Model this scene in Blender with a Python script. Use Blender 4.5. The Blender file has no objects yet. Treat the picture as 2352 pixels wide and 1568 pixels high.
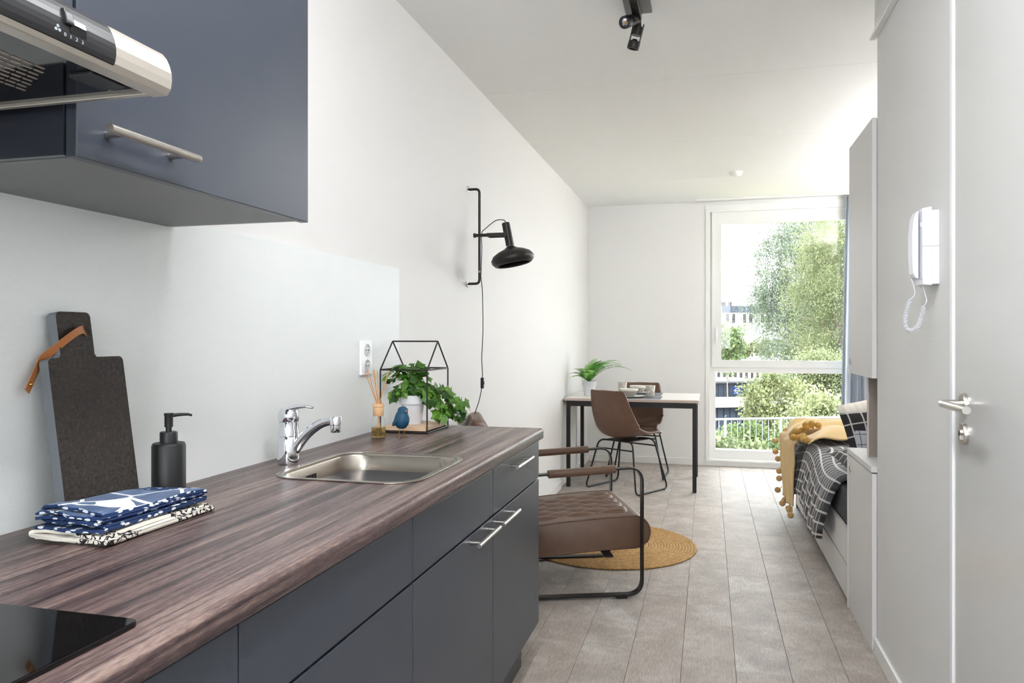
import bpy, bmesh, math, random
import numpy as np
from mathutils import Vector, Matrix, Euler

sc = bpy.context.scene
COL = sc.collection
PI = math.pi
random.seed(7)
RNG = np.random.default_rng(11)

# ------------------------------------------------------------------ camera
FPX = 1729.0
YAW = math.atan(451 / FPX)
cd = bpy.data.cameras.new('camera')
cd.sensor_width = 36.0
cd.lens = 36.0 * FPX / 2352
cd.shift_y = -9 / 2352
cd.clip_start = 0.02
cd.clip_end = 400
cam = bpy.data.objects.new('camera', cd)
cam.location = (1.2, 0.0, 1.26)
cam.rotation_euler = (PI / 2, 0, YAW)
COL.objects.link(cam)
sc.camera = cam

# ------------------------------------------------------------------ sky, sun, exposure
world = bpy.data.worlds.new('sky')
sc.world = world
world.use_nodes = True
bg = world.node_tree.nodes['Background']
bg.inputs['Color'].default_value = (0.93, 0.97, 1.0, 1)
bg.inputs['Strength'].default_value = 3.1
sd = bpy.data.lights.new('sun', 'SUN')
sd.energy = 2.0
sd.angle = 0.02
sd.color = (1.0, 0.95, 0.86)
sun = bpy.data.objects.new('sun', sd)
sun.rotation_euler = Vector((-0.80, 0.28, -0.80)).to_track_quat('-Z', 'Y').to_euler()
COL.objects.link(sun)
FILL_KITCHEN, FILL_BED = 10.0, 14.5  # strengths of the two added out-of-view fill lamps
sc.view_settings.view_transform = 'Standard'
sc.view_settings.look = 'None'
sc.view_settings.gamma = 1.0
sc.view_settings.use_curve_mapping = False
sc.view_settings.exposure = 1.9
sc.cycles.use_denoising = True
sc.cycles.use_light_tree = False
sc.cycles.use_adaptive_sampling = True
sc.cycles.adaptive_threshold = 0.04
sc.cycles.max_bounces = 8
sc.cycles.diffuse_bounces = 5
sc.cycles.glossy_bounces = 4
sc.cycles.transparent_max_bounces = 24
sc.cycles.sample_clamp_indirect = 20.0
sc.cycles.caustics_reflective = False
sc.cycles.caustics_refractive = False

# ------------------------------------------------------------------ helpers: materials
def lin(c):
    return tuple((x / 255 / 12.92) if x / 255 <= 0.04045 else ((x / 255 + 0.055) / 1.055) ** 2.4 for x in c)

def setin(b, name, v):
    if name in b.inputs:
        b.inputs[name].default_value = v

def mat(name, rgb, rough=0.5, metal=0.0, spec=None, coat=0.0, sheen=0.0, bump=None, alpha=None):
    """rgb in sRGB 0-255; bump = (scale, strength, distance)"""
    m = bpy.data.materials.new(name)
    m.use_nodes = True
    nt = m.node_tree
    b = nt.nodes['Principled BSDF']
    c = lin(rgb)
    b.inputs['Base Color'].default_value = (*c, 1)
    b.inputs['Roughness'].default_value = rough
    b.inputs['Metallic'].default_value = metal
    if spec is not None: setin(b, 'Specular IOR Level', spec)
    if coat: setin(b, 'Coat Weight', coat); setin(b, 'Coat Roughness', 0.15)
    if sheen: setin(b, 'Sheen Weight', sheen)
    m.diffuse_color = (*c, 1)
    if bump:
        add_bump(m, *bump)
    return m

def N(m, t, **kw):
    n = m.node_tree.nodes.new(t)
    for k, v in kw.items():
        setattr(n, k, v)
    return n

def L(m, a, b):
    m.node_tree.links.new(a, b)

def bsdf(m):
    return m.node_tree.nodes['Principled BSDF']

def coords(m, kind='Object', scale=(1, 1, 1), rot=(0, 0, 0)):
    tc = N(m, 'ShaderNodeTexCoord')
    mp = N(m, 'ShaderNodeMapping')
    mp.inputs['Scale'].default_value = scale
    mp.inputs['Rotation'].default_value = rot
    L(m, tc.outputs[kind], mp.inputs['Vector'])
    return mp.outputs['Vector']

def add_bump(m, scale, strength, dist=0.002, stretch=(1, 1, 1), height=None):
    if height is None:
        v = coords(m, 'Object', stretch)
        n = N(m, 'ShaderNodeTexNoise')
        n.inputs['Scale'].default_value = scale
        n.inputs['Detail'].default_value = 3
        L(m, v, n.inputs['Vector'])
        height = n.outputs['Fac']
    bp = N(m, 'ShaderNodeBump')
    bp.inputs['Strength'].default_value = strength
    bp.inputs['Distance'].default_value = dist
    L(m, height, bp.inputs['Height'])
    L(m, bp.outputs['Normal'], bsdf(m).inputs['Normal'])

def ramp(m, fac, stops):
    r = N(m, 'ShaderNodeValToRGB')
    el = r.color_ramp.elements
    while len(el) < len(stops): el.new(0.5)
    for e, (p, c) in zip(el, stops):
        e.position = p
        e.color = (*lin(c), 1)
    L(m, fac, r.inputs['Fac'])
    return r.outputs['Color']

def math_(m, op, a, b=None):
    n = N(m, 'ShaderNodeMath', operation=op)
    for i, q in enumerate((a, b)):
        if q is None: continue
        if isinstance(q, (int, float)): n.inputs[i].default_value = q
        else: L(m, q, n.inputs[i])
    return n.outputs[0]

def mix(m, fac, a, b):
    n = N(m, 'ShaderNodeMix', data_type='RGBA')
    for s, q in ((0, fac), (6, a), (7, b)):
        if isinstance(q, (int, float)): n.inputs[s].default_value = q
        elif isinstance(q, tuple): n.inputs[s].default_value = (*lin(q), 1)
        else: L(m, q, n.inputs[s])
    return n.outputs[2]

def noise(m, vec, scale, detail=3, rough=0.5):
    n = N(m, 'ShaderNodeTexNoise')
    n.inputs['Scale'].default_value = scale
    n.inputs['Detail'].default_value = detail
    n.inputs['Roughness'].default_value = rough
    L(m, vec, n.inputs['Vector'])
    return n.outputs['Fac']

# ------------------------------------------------------------------ helpers: objects
class MB:
    def __init__(self):
        self.v = []; self.f = []; self.uv = None
    def add(self, vs, fs):
        o = len(self.v)
        self.v += [tuple(p) for p in vs]
        self.f += [tuple(i + o for i in q) for q in fs]
        return self
    def box(self, x0, x1, y0, y1, z0, z1):
        return self.add([(x0,y0,z0),(x1,y0,z0),(x1,y1,z0),(x0,y1,z0),(x0,y0,z1),(x1,y0,z1),(x1,y1,z1),(x0,y1,z1)],
                        [(0,3,2,1),(4,5,6,7),(0,1,5,4),(1,2,6,5),(2,3,7,6),(3,0,4,7)])
    def prism(self, poly, axis, a, b):
        """poly of 2D points; axis 0: (y,z) along x; 1: (x,z) along y; 2: (x,y) along z"""
        def P(p, t):
            return (t, p[0], p[1]) if axis == 0 else (p[0], t, p[1]) if axis == 1 else (p[0], p[1], t)
        n = len(poly)
        vs = [P(p, a) for p in poly] + [P(p, b) for p in poly]
        fs = [tuple(range(n))[::-1], tuple(range(n, 2 * n))] + [(i, (i + 1) % n, n + (i + 1) % n, n + i) for i in range(n)]
        return self.add(vs, fs)
    def ring(self, outer, inner, axis, a, b):
        """two loops of equal length: a solid ring between planes a and b"""
        def P(p, t):
            return (t, p[0], p[1]) if axis == 0 else (p[0], t, p[1]) if axis == 1 else (p[0], p[1], t)
        n = len(outer)
        vs = [P(p, a) for p in outer] + [P(p, a) for p in inner] + [P(p, b) for p in outer] + [P(p, b) for p in inner]
        fs = []
        for i in range(n):
            j = (i + 1) % n
            fs += [(i, n + i, n + j, j), (2*n + i, 2*n + j, 3*n + j, 3*n + i), (i, j, 2*n + j, 2*n + i), (n + i, 3*n + i, 3*n + j, n + j)]
        return self.add(vs, fs)
    def tube(self, pts, r, n=10, closed=False, section=None, cap=True, up=None):
        pts = [Vector(p) for p in pts]
        m = len(pts)
        if not isinstance(r, (list, tuple)): r = [r] * m
        tang = []
        for i in range(m):
            if closed: t = pts[(i + 1) % m] - pts[i - 1]
            else: t = pts[min(i + 1, m - 1)] - pts[max(i - 1, 0)]
            tang.append(t.normalized())
        ref = Vector(up) if up else (Vector((0, 0, 1)) if abs(tang[0].z) < 0.9 else Vector((1, 0, 0)))
        nrm = (ref - tang[0] * ref.dot(tang[0])).normalized()
        frames = []
        for i in range(m):
            if up:
                q = Vector(up); q = q - tang[i] * q.dot(tang[i])
                if q.length > 1e-5: nrm = q.normalized()
            elif i:
                nrm = tang[i - 1].rotation_difference(tang[i]) @ nrm
                nrm = (nrm - tang[i] * nrm.dot(tang[i])).normalized()
            frames.append((nrm.copy(), tang[i].cross(nrm)))
        if section is None:
            section = [(math.cos(2*PI*k/n), math.sin(2*PI*k/n)) for k in range(n)]
        n = len(section)
        vs = []
        for i in range(m):
            a, b = frames[i]
            for (p, q) in section:
                vs.append(pts[i] + (a * p + b * q) * r[i])
        fs = []
        for i in range(m if closed else m - 1):
            j = (i + 1) % m
            for k in range(n):
                l = (k + 1) % n
                fs.append((i*n + k, i*n + l, j*n + l, j*n + k))
        if not closed and cap:
            fs.append(tuple(range(n))[::-1]); fs.append(tuple(range((m-1)*n, m*n)))
        return self.add(vs, fs)
    def cyl(self, p, q, r, n=16, r2=None):
        return self.tube([p, q], [r, r if r2 is None else r2], n)
    def lathe(self, prof, n=28, c=(0, 0, 0), axis=None):
        """prof: (r, z) list from bottom to top; closed at r=0 ends"""
        vs = []; fs = []; rings = []
        R = Vector((0, 0, 1)).rotation_difference(Vector(axis)) if axis else None
        for (r, z) in prof:
            if r < 1e-6:
                rings.append([len(vs)]); vs.append(Vector((0, 0, z)))
            else:
                rings.append(list(range(len(vs), len(vs) + n)))
                vs += [Vector((r*math.cos(2*PI*k/n), r*math.sin(2*PI*k/n), z)) for k in range(n)]
        for a, b in zip(rings, rings[1:]):
            for k in range(n):
                l = (k + 1) % n
                if len(a) == 1 and len(b) == 1: break
                if len(a) == 1: fs.append((a[0], b[l], b[k]))
                elif len(b) == 1: fs.append((a[k], a[l], b[0]))
                else: fs.append((a[k], a[l], b[l], b[k]))
        if R: vs = [R @ p for p in vs]
        C = Vector(c)
        return self.add([p + C for p in vs], fs)
    def grid(self, nu, nv, fn, uvfn=None):
        vs = []; uvs = []
        for i in range(nu + 1):
            for j in range(nv + 1):
                vs.append(fn(i / nu, j / nv))
                if uvfn: uvs.append(uvfn(i / nu, j / nv))
        w = nv + 1
        fs = [(i*w + j, (i+1)*w + j, (i+1)*w + j + 1, i*w + j + 1) for i in range(nu) for j in range(nv)]
        if uvfn:
            self.uv = (self.uv or []) + uvs
        return self.add(vs, fs)
    def build(self, name, m, parent=None, smooth=False, bevel=0, seg=2, solid=0, subd=0, world=True, recalc=True, weighted=False, off=1):
        me = bpy.data.meshes.new(name)
        vs = self.v
        if parent is not None and world:
            inv = parent['_m'] if False else PM[parent.name].inverted()
            vs = [tuple(inv @ Vector(p)) for p in vs]
        me.from_pydata(vs, [], self.f)
        if recalc:
            bm = bmesh.new(); bm.from_mesh(me)
            bmesh.ops.recalc_face_normals(bm, faces=bm.faces)
            bm.to_mesh(me); bm.free()
        if self.uv and len(self.uv) == len(self.v):
            ul = me.uv_layers.new(name='UVMap')
            for lp in me.loops:
                ul.data[lp.index].uv = self.uv[lp.vertex_index]
        if smooth:
            me.polygons.foreach_set('use_smooth', [True] * len(me.polygons))
        me.update()
        o = bpy.data.objects.new(name, me)
        me.materials.append(m)
        COL.objects.link(o)
        if parent is not None:
            o.parent = parent
        if solid:
            md = o.modifiers.new('solid', 'SOLIDIFY'); md.thickness = solid; md.offset = off
        if subd:
            md = o.modifiers.new('sub', 'SUBSURF'); md.levels = subd; md.render_levels = subd
        if bevel:
            md = o.modifiers.new('bevel', 'BEVEL'); md.width = bevel; md.segments = seg
            md.limit_method = 'ANGLE'; md.angle_limit = 0.6
            md.harden_normals = False
        if smooth == 'auto' or (bevel and not smooth):
            pass
        PM[o.name] = (PM[parent.name] if parent is not None else Matrix.Identity(4)).copy()
        return o

PM = {}

def tag(o, label, cat, group=None, kind=None):
    o['label'] = label
    o['category'] = cat
    if group: o['group'] = group
    if kind: o['kind'] = kind
    return o

def thing(name, label, cat, loc=(0, 0, 0), rz=0.0, group=None, kind=None):
    o = bpy.data.objects.new(name, None)
    o.empty_display_size = 0.1
    COL.objects.link(o)
    o.location = loc
    o.rotation_euler = (0, 0, rz)
    PM[o.name] = Matrix.Translation(loc) @ Matrix.Rotation(rz, 4, 'Z')
    return tag(o, label, cat, group, kind)

def struct(o, label=None, cat=None):
    o['kind'] = 'structure'
    if label: o['label'] = label
    if cat: o['category'] = cat
    return o

def autosmooth(o, deg=35):
    me = o.data
    me.polygons.foreach_set('use_smooth', [True] * len(me.polygons))
    bm = bmesh.new(); bm.from_mesh(me)
    for e in bm.edges:
        if len(e.link_faces) == 2 and e.calc_face_angle(0) > math.radians(deg):
            e.smooth = False
    bm.to_mesh(me); bm.free()
    return o

def fillet(pts, rad, n=6, closed=False):
    pts = [Vector(p) for p in pts]
    out = []
    m = len(pts)
    for i in range(m):
        if not closed and i in (0, m - 1):
            out.append(pts[i]); continue
        p, a, b = pts[i], pts[i - 1], pts[(i + 1) % m]
        da, db = (a - p), (b - p)
        r = min(rad, da.length * 0.49, db.length * 0.49)
        s, e = p + da.normalized() * r, p + db.normalized() * r
        for k in range(n + 1):
            t = k / n
            out.append(s * (1 - t) ** 2 + p * 2 * t * (1 - t) + e * t * t)
    return out

def spline(pts, n=8):
    pts = [Vector(p) for p in pts]
    out = []
    for i in range(len(pts) - 1):
        p0, p1, p2, p3 = pts[max(i-1, 0)], pts[i], pts[i+1], pts[min(i+2, len(pts)-1)]
        for k in range(n):
            t = k / n
            out.append(0.5 * ((2*p1) + (p2-p0)*t + (2*p0-5*p1+4*p2-p3)*t*t + (3*p1-p0-3*p2+p3)*t**3))
    out.append(pts[-1])
    return out

def rrect(x0, x1, y0, y1, r, n=6):
    out = []
    for (cx, cy, a0) in ((x1-r, y1-r, 0), (x0+r, y1-r, PI/2), (x0+r, y0+r, PI), (x1-r, y0+r, 1.5*PI)):
        for k in range(n + 1):
            a = a0 + PI/2 * k / n
            out.append((cx + r*math.cos(a), cy + r*math.sin(a)))
    return out

def text_part(txt, size, m, parent, matrix, name='lettering', depth=0.0004):
    cu = bpy.data.curves.new('txt', 'FONT')
    cu.body = txt; cu.size = size; cu.extrude = depth
    cu.align_x = 'CENTER'; cu.align_y = 'CENTER'
    t = bpy.data.objects.new('txt', cu)
    COL.objects.link(t)
    dg = bpy.context.evaluated_depsgraph_get()
    me = bpy.data.meshes.new_from_object(t.evaluated_get(dg))
    bpy.data.objects.remove(t)
    me.transform(PM[parent.name].inverted() @ matrix)
    me.materials.clear(); me.materials.append(m)
    o = bpy.data.objects.new(name, me); o.data.name = name
    COL.objects.link(o); o.parent = parent
    return o

# ------------------------------------------------------------------ materials
def wall_paper(name, rgb, amp):
    m = mat(name, rgb, 0.55)
    v = coords(m, 'Object')
    sep = N(m, 'ShaderNodeSeparateXYZ'); L(m, v, sep.inputs[0])
    cmb = N(m, 'ShaderNodeCombineXYZ')
    L(m, sep.outputs[1], cmb.inputs[0]); L(m, sep.outputs[2], cmb.inputs[1])
    br = N(m, 'ShaderNodeTexBrick')
    br.inputs['Scale'].default_value = 1.0
    br.inputs['Brick Width'].default_value = 0.0052
    br.inputs['Row Height'].default_value = 0.0029
    br.inputs['Mortar Size'].default_value = 0.0006
    br.inputs['Mortar Smooth'].default_value = 1.0
    br.inputs['Color1'].default_value = (1, 1, 1, 1); br.inputs['Color2'].default_value = (0.8, 0.8, 0.8, 1)
    br.inputs['Mortar'].default_value = (0, 0, 0, 1)
    L(m, cmb.outputs[0], br.inputs['Vector'])
    nz = noise(m, v, 140, 2)
    h = math_(m, 'ADD', br.outputs['Color'], math_(m, 'MULTIPLY', nz, 0.7))
    add_bump(m, 0, amp, 0.0012, height=h)
    return m

M_splash = wall_paper('wall_covering_satin', (236, 239, 239), 0.4)
bsdf(M_splash).inputs['Roughness'].default_value = 0.32
M_wallL = mat('wall_paint', (234, 233, 232), 0.6, bump=(260, 0.12, 0.001))
M_wallB = mat('wall_paint_rear', (236, 235, 234), 0.6, bump=(260, 0.1, 0.001))
M_wallR = wall_paper('wall_covering_matt', (224, 223, 221), 0.4)
M_ceil = mat('ceiling_spray', (245, 245, 244), 0.75, bump=(420, 0.35, 0.0015))
M_white = mat('white_paint', (240, 240, 238), 0.35)
M_whitegloss = mat('white_lacquer', (236, 236, 236), 0.22)
M_pvc = mat('white_plastic', (243, 243, 245), 0.3)
M_phone = mat('phone_plastic', (232, 233, 240), 0.35)
M_doorleaf = mat('door_laminate', (204, 204, 203), 0.28, coat=0.3)
M_dark = mat('dark_void', (22, 24, 28), 0.7)
M_blue = mat('blue_grey_laminate', (55, 60, 71), 0.36, spec=0.5, bump=(900, 0.04, 0.0005))
M_bluegloss = mat('blue_grey_edge', (44, 47, 56), 0.25)
M_under = mat('cabinet_underside', (126, 129, 129), 0.5)
M_steel = mat('brushed_steel', (205, 200, 194), 0.28, 1.0)
M_steelsink = mat('sink_steel', (168, 160, 151), 0.27, 1.0, bump=(40, 0.05, 0.001))
add_bump(M_steelsink, 30, 0.06, 0.001, stretch=(1, 1, 14))
M_chrome = mat('chrome', (225, 227, 232), 0.05, 1.0)
M_black = mat('black_metal', (34, 31, 30), 0.4, spec=0.4)
M_blackgl = mat('black_glass', (8, 8, 10), 0.05)
M_blackpl = mat('black_plastic', (26, 26, 28), 0.35)
M_alu = mat('hood_aluminium', (205, 198, 188), 0.33, 0.75)
M_soap = mat('soap_black', (24, 24, 27), 0.45)
M_brass = mat('brass', (190, 140, 60), 0.3, 1.0)
M_taupe = mat('taupe_panel', (150, 138, 132), 0.5)
M_cab = mat('white_cabinet', (216, 214, 212), 0.5, spec=0.3)
M_cabw = mat('wardrobe_white', (220, 218, 217), 0.5, spec=0.3)
M_cardboard = mat('table_edge', (196, 178, 168), 0.5)
M_tabletop = mat('table_white', (226, 222, 217), 0.3)

def wood_stripe():
    m = mat('dark_wood_laminate', (110, 92, 88), 0.34, spec=0.35)
    v = coords(m, 'Object', (1.0, 0.03, 1.0))
    a = noise(m, v, 95, 5, 0.65)
    v2 = coords(m, 'Object', (1.0, 0.02, 1.0))
    b = noise(m, v2, 26, 3, 0.5)
    v3 = coords(m, 'Object', (1.0, 0.15, 1.0))
    c = noise(m, v3, 330, 2, 0.6)
    s = math_(m, 'ADD', math_(m, 'MULTIPLY', a, 0.55), math_(m, 'MULTIPLY', b, 0.45))
    s = math_(m, 'ADD', s, math_(m, 'MULTIPLY', math_(m, 'SUBTRACT', c, 0.5), 0.22))
    col = ramp(m, s, [(0.37, (44, 36, 39)), (0.46, (74, 60, 60)), (0.54, (103, 85, 82)), (0.65, (143, 123, 115))])
    L(m, col, bsdf(m).inputs['Base Color'])
    add_bump(m, 0, 0.12, 0.001, height=s)
    return m
M_wood = wood_stripe()

def floor_mat():
    m = mat('grey_oak_vinyl', (180, 170, 162), 0.5, spec=0.15)
    oi = N(m, 'ShaderNodeObjectInfo')
    tc = N(m, 'ShaderNodeTexCoord')
    off = N(m, 'ShaderNodeVectorMath', operation='MULTIPLY_ADD')
    off.inputs[1].default_value = (1, 1, 1)
    cmb = N(m, 'ShaderNodeCombineXYZ')
    L(m, math_(m, 'MULTIPLY', oi.outputs['Random'], 37.0), cmb.inputs[0])
    L(m, math_(m, 'MULTIPLY', oi.outputs['Random'], 91.0), cmb.inputs[1])
    L(m, tc.outputs['Object'], off.inputs[0]); L(m, cmb.outputs[0], off.inputs[2])
    mp = N(m, 'ShaderNodeMapping'); mp.inputs['Scale'].default_value = (1, 0.12, 1)
    L(m, off.outputs[0], mp.inputs['Vector'])
    dist = N(m, 'ShaderNodeTexNoise'); dist.inputs['Scale'].default_value = 9; dist.inputs['Detail'].default_value = 2
    L(m, mp.outputs[0], dist.inputs['Vector'])
    w = N(m, 'ShaderNodeTexWave'); w.bands_direction = 'X'
    w.inputs['Scale'].default_value = 34; w.inputs['Distortion'].default_value = 16
    w.inputs['Detail'].default_value = 3; w.inputs['Detail Scale'].default_value = 1.6
    L(m, mp.outputs[0], w.inputs['Vector'])
    fine = noise(m, mp.outputs[0], 210, 4, 0.65)
    patch = noise(m, off.outputs[0], 4.5, 4, 0.6)
    grain = math_(m, 'ADD', math_(m, 'MULTIPLY', w.outputs['Fac'], 0.2), math_(m, 'MULTIPLY', fine, 0.8))
    scuff = noise(m, off.outputs[0], 13, 5, 0.7)
    patch = math_(m, 'ADD', math_(m, 'MULTIPLY', patch, 0.6), math_(m, 'MULTIPLY', scuff, 0.4))
    base = ramp(m, patch, [(0.36, (158, 150, 144)), (0.5, (176, 168, 161)), (0.62, (198, 193, 188))])
    tint = mix(m, math_(m, 'MULTIPLY', oi.outputs['Random'], 0.35), base, (176, 160, 146))
    col = mix(m, math_(m, 'MULTIPLY', math_(m, 'SUBTRACT', 0.6, grain), 1.3), tint, (112, 104, 99))
    L(m, col, bsdf(m).inputs['Base Color'])
    r = N(m, 'ShaderNodeMapRange'); r.inputs[3].default_value = 0.45; r.inputs[4].default_value = 0.65
    L(m, patch, r.inputs[0]); L(m, r.outputs[0], bsdf(m).inputs['Roughness'])
    add_bump(m, 0, 0.22, 0.001, height=grain)
    return m
M_floor = floor_mat()

def leather(name, rgb, rgb2, rough=0.42):
    m = mat(name, rgb, rough)
    v = coords(m, 'Object')
    col = mix(m, noise(m, v, 14, 4, 0.6), rgb, rgb2)
    L(m, col, bsdf(m).inputs['Base Color'])
    add_bump(m, 420, 0.12, 0.0008)
    return m
M_leather = leather('brown_leather', (112, 84, 66), (86, 64, 52))
M_leather2 = leather('chair_leather', (116, 86, 69), (94, 68, 55), 0.38)

def stone():
    m = mat('dark_granite', (58, 54, 52), 0.1)
    v = coords(m, 'Object')
    a = noise(m, v, 160, 4, 0.7)
    b = noise(m, v, 900, 2, 0.6)
    col = ramp(m, math_(m, 'ADD', math_(m, 'MULTIPLY', a, 0.6), math_(m, 'MULTIPLY', b, 0.4)),
               [(0.36, (30, 28, 27)), (0.5, (50, 45, 43)), (0.62, (68, 60, 55)), (0.74, (124, 112, 102))])
    L(m, col, bsdf(m).inputs['Base Color'])
    return m
M_stone = stone()
M_stoneedge = mat('sawn_granite_edge', (112, 116, 122), 0.7, bump=(300, 0.5, 0.001))
M_strap = mat('tan_leather', (176, 112, 64), 0.5, bump=(300, 0.15, 0.0005))

def jute():
    m = mat('jute', (196, 160, 104), 0.85)
    v = coords(m, 'Object')
    n = noise(m, v, 60, 4, 0.65)
    col = ramp(m, n, [(0.3, (156, 116, 62)), (0.5, (186, 146, 90)), (0.7, (200, 168, 120))])
    L(m, col, bsdf(m).inputs['Base Color'])
    add_bump(m, 240, 0.7, 0.003)
    return m
M_jute = jute()

def glass_pane():
    m = bpy.data.materials.new('window_glass')
    m.use_nodes = True
    nt = m.node_tree
    nt.nodes.remove(nt.nodes['Principled BSDF'])
    out = nt.nodes['Material Output']
    tr = N(m, 'ShaderNodeBsdfTransparent'); tr.inputs[0].default_value = (0.97, 0.985, 0.98, 1)
    gl = N(m, 'ShaderNodeBsdfGlossy'); gl.inputs['Roughness'].default_value = 0.0
    fr = N(m, 'ShaderNodeLayerWeight'); fr.inputs[0].default_value = 0.5
    mx = N(m, 'ShaderNodeMixShader')
    fac = math_(m, 'ADD', math_(m, 'MULTIPLY', math_(m, 'POWER', fr.outputs['Facing'], 4.0), 0.6), 0.03)
    L(m, fac, mx.inputs[0]); L(m, tr.outputs[0], mx.inputs[1]); L(m, gl.outputs[0], mx.inputs[2])
    L(m, mx.outputs[0], out.inputs[0])
    return m
M_glass = glass_pane()

def leafmat(name, a, b, trans=0.4, rough=0.5, scale=9):
    m = mat(name, a, rough)
    v = coords(m, 'Object')
    oi = N(m, 'ShaderNodeObjectInfo')
    f = math_(m, 'ADD', math_(m, 'MULTIPLY', noise(m, v, scale, 2), 0.6), math_(m, 'MULTIPLY', oi.outputs['Random'], 0.4))
    col = ramp(m, f, [(0.3, a), (0.75, b)])
    L(m, col, bsdf(m).inputs['Base Color'])
    t = N(m, 'ShaderNodeBsdfTranslucent'); L(m, col, t.inputs[0])
    mx = N(m, 'ShaderNodeMixShader'); mx.inputs[0].default_value = trans
    out = m.node_tree.nodes['Material Output']
    L(m, bsdf(m).outputs[0], mx.inputs[1]); L(m, t.outputs[0], mx.inputs[2]); L(m, mx.outputs[0], out.inputs[0])
    return m
M_ivy = leafmat('ivy_leaf', (34, 76, 26), (112, 160, 58), 0.2, 0.35, 30)
M_fern = leafmat('fern_leaf', (74, 142, 52), (146, 202, 98), 0.3, 0.5, 14)

# ================================================================== ROOM SHELL
RX = 2.9          # far right wall of the bed alcove
YB = 7.67         # back wall
YR = -2.4         # wall behind the camera
ZC = 2.6

fl = struct(MB().box(-0.15, RX + 0.15, YR - 0.15, YB + 0.3, -0.25, -0.006).build('floor', mat('plank_joint', (112, 104, 98), 0.8)),
            'grey wood plank floor running toward the window', 'floor')
PLANK_Y0 = {3: 3.065, 4: 3.753, 5: 3.41, 6: 2.963, 7: 3.847, 8: 3.207}
plank_meshes = {}
for c in range(-1, 14):
    x0, x1 = 0.1 + 0.2 * c, 0.3 + 0.2 * c
    x0, x1 = max(x0, 0.0), min(x1, RX)
    if x1 - x0 < 0.02: continue
    y = PLANK_Y0.get(c, 3.0 + random.random() * 1.2)
    while y > YR: y -= 1.2
    while y < YB:
        a, b = max(y, YR), min(y + 1.2, YB)
        if b - a > 0.03:
            key = (round(x1 - x0, 3), round(b - a, 3))
            if key not in plank_meshes:
                w, l = key
                o = MB().box(0.0007, w - 0.0007, 0.0004, l - 0.0004, -0.006, 0.0).build('plank', M_floor, fl, bevel=0.0007, seg=1)
                plank_meshes[key] = o
            else:
                o = plank_meshes[key].copy(); COL.objects.link(o); o.parent = fl
            o.location = (x0, a, 0)
        y += 1.2

# ceiling slabs with fine joints
ce = struct(MB().box(-0.15, RX + 0.15, YR - 0.15, YB + 0.3, ZC + 0.004, ZC + 0.3).build('ceiling', mat('ceiling_joint', (165, 163, 160), 0.9)),
            'white sprayed concrete slab ceiling', 'ceiling')
ys = [YR, -1.11, 0.165, 1.44, 2.715, 3.99, 5.25, 6.53, YB]
for a, b in zip(ys, ys[1:]):
    MB().box(0, RX, a + 0.0015, b - 0.0015, ZC, ZC + 0.005).build('panel', M_ceil, ce)

struct(MB().box(-0.15, 0, YR - 0.15, YB + 0.3, -0.25, ZC + 0.3).build('wall_left', M_wallL), 'white painted wall carrying the black swing lamp', 'wall')
bw = MB()
WX0, WX1, WZ0, WZ1 = 1.185, 2.66, 0.0, 2.555
bw.box(-0.15, WX0, YB, YB + 0.3, -0.25, ZC + 0.3).box(WX1, RX + 0.15, YB, YB + 0.3, -0.25, ZC + 0.3)
bw.box(WX0, WX1, YB, YB + 0.3, WZ1, ZC + 0.3).box(WX0, WX1, YB, YB + 0.3, -0.25, WZ0 + 0.002)
struct(bw.build('wall_back', M_wallB), 'white wall around the tall window', 'wall')
# right wall of the hall with door opening, and the alcove beyond
DY0, DY1, DZ = 1.30, 2.262, 2.33
rw = MB()
rw.box(1.85, 2.0, YR - 0.15, DY0, -0.25, ZC + 0.3).box(1.85, 2.0, DY1, 3.262, -0.25, ZC + 0.3).box(1.85, 2.0, DY0, DY1, DZ, ZC + 0.3)
rw.box(1.995, RX + 0.15, 3.12, 3.262, -0.25, ZC + 0.3)
rw.box(1.842, 1.9, YR, 3.275, 2.474, ZC + 0.001)
struct(rw.build('wall_right', M_wallR), 'light grey textured wall beside the door', 'wall')
struct(MB().box(RX, RX + 0.15, 3.12, YB + 0.3, -0.25, ZC + 0.3).build('wall_alcove', M_wallB), 'white wall along the bed alcove', 'wall')
# wall behind the camera with an opening for the added window
gw = MB()
GX0, GX1, GZ0, GZ1 = 0.25, 1.75, 0.95, 2.35
gw.box(-0.15, GX0, YR - 0.15, YR, -0.25, ZC + 0.3).box(GX1, 2.0, YR - 0.15, YR, -0.25, ZC + 0.3)
gw.box(GX0, GX1, YR - 0.15, YR, GZ1, ZC + 0.3).box(GX0, GX1, YR - 0.15, YR, -0.25, GZ0)
struct(gw.build('wall_behind_camera', M_wallB), 'white wall behind the camera, opened for the added window', 'wall')
struct(MB().box(2.0, 2.15, YR - 0.15, 3.13, -0.25, ZC + 0.3).build('wall_closing', M_wallB), 'plain wall behind the hall door', 'wall')

# baseboards
M_base = mat('baseboard_white', (236, 235, 232), 0.35)
struct(MB().box(0, 0.014, 2.84, 6.19, 0, 0.065).box(0, 0.014, 6.9, YB, 0, 0.065).build('baseboard_left', M_base, bevel=0.003), 'white baseboard along the lamp wall', 'baseboard')
struct(MB().box(0.014, WX0 - 0.01, YB - 0.014, YB, 0, 0.065).build('baseboard_back', M_base, bevel=0.003), 'white baseboard below the window wall', 'baseboard')
struct(MB().box(1.836, 1.85, 2.31, 3.262, 0, 0.07).build('baseboard_right', M_base, bevel=0.004), 'white baseboard beside the door', 'baseboard')
# flush panel in the lamp wall below the table
struct(MB().box(0.0, 0.006, 6.2, 6.89, 0.003, 0.735).build('trim_1', M_white, bevel=0.001), 'flush white hatch in the wall behind the table', 'trim')
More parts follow.
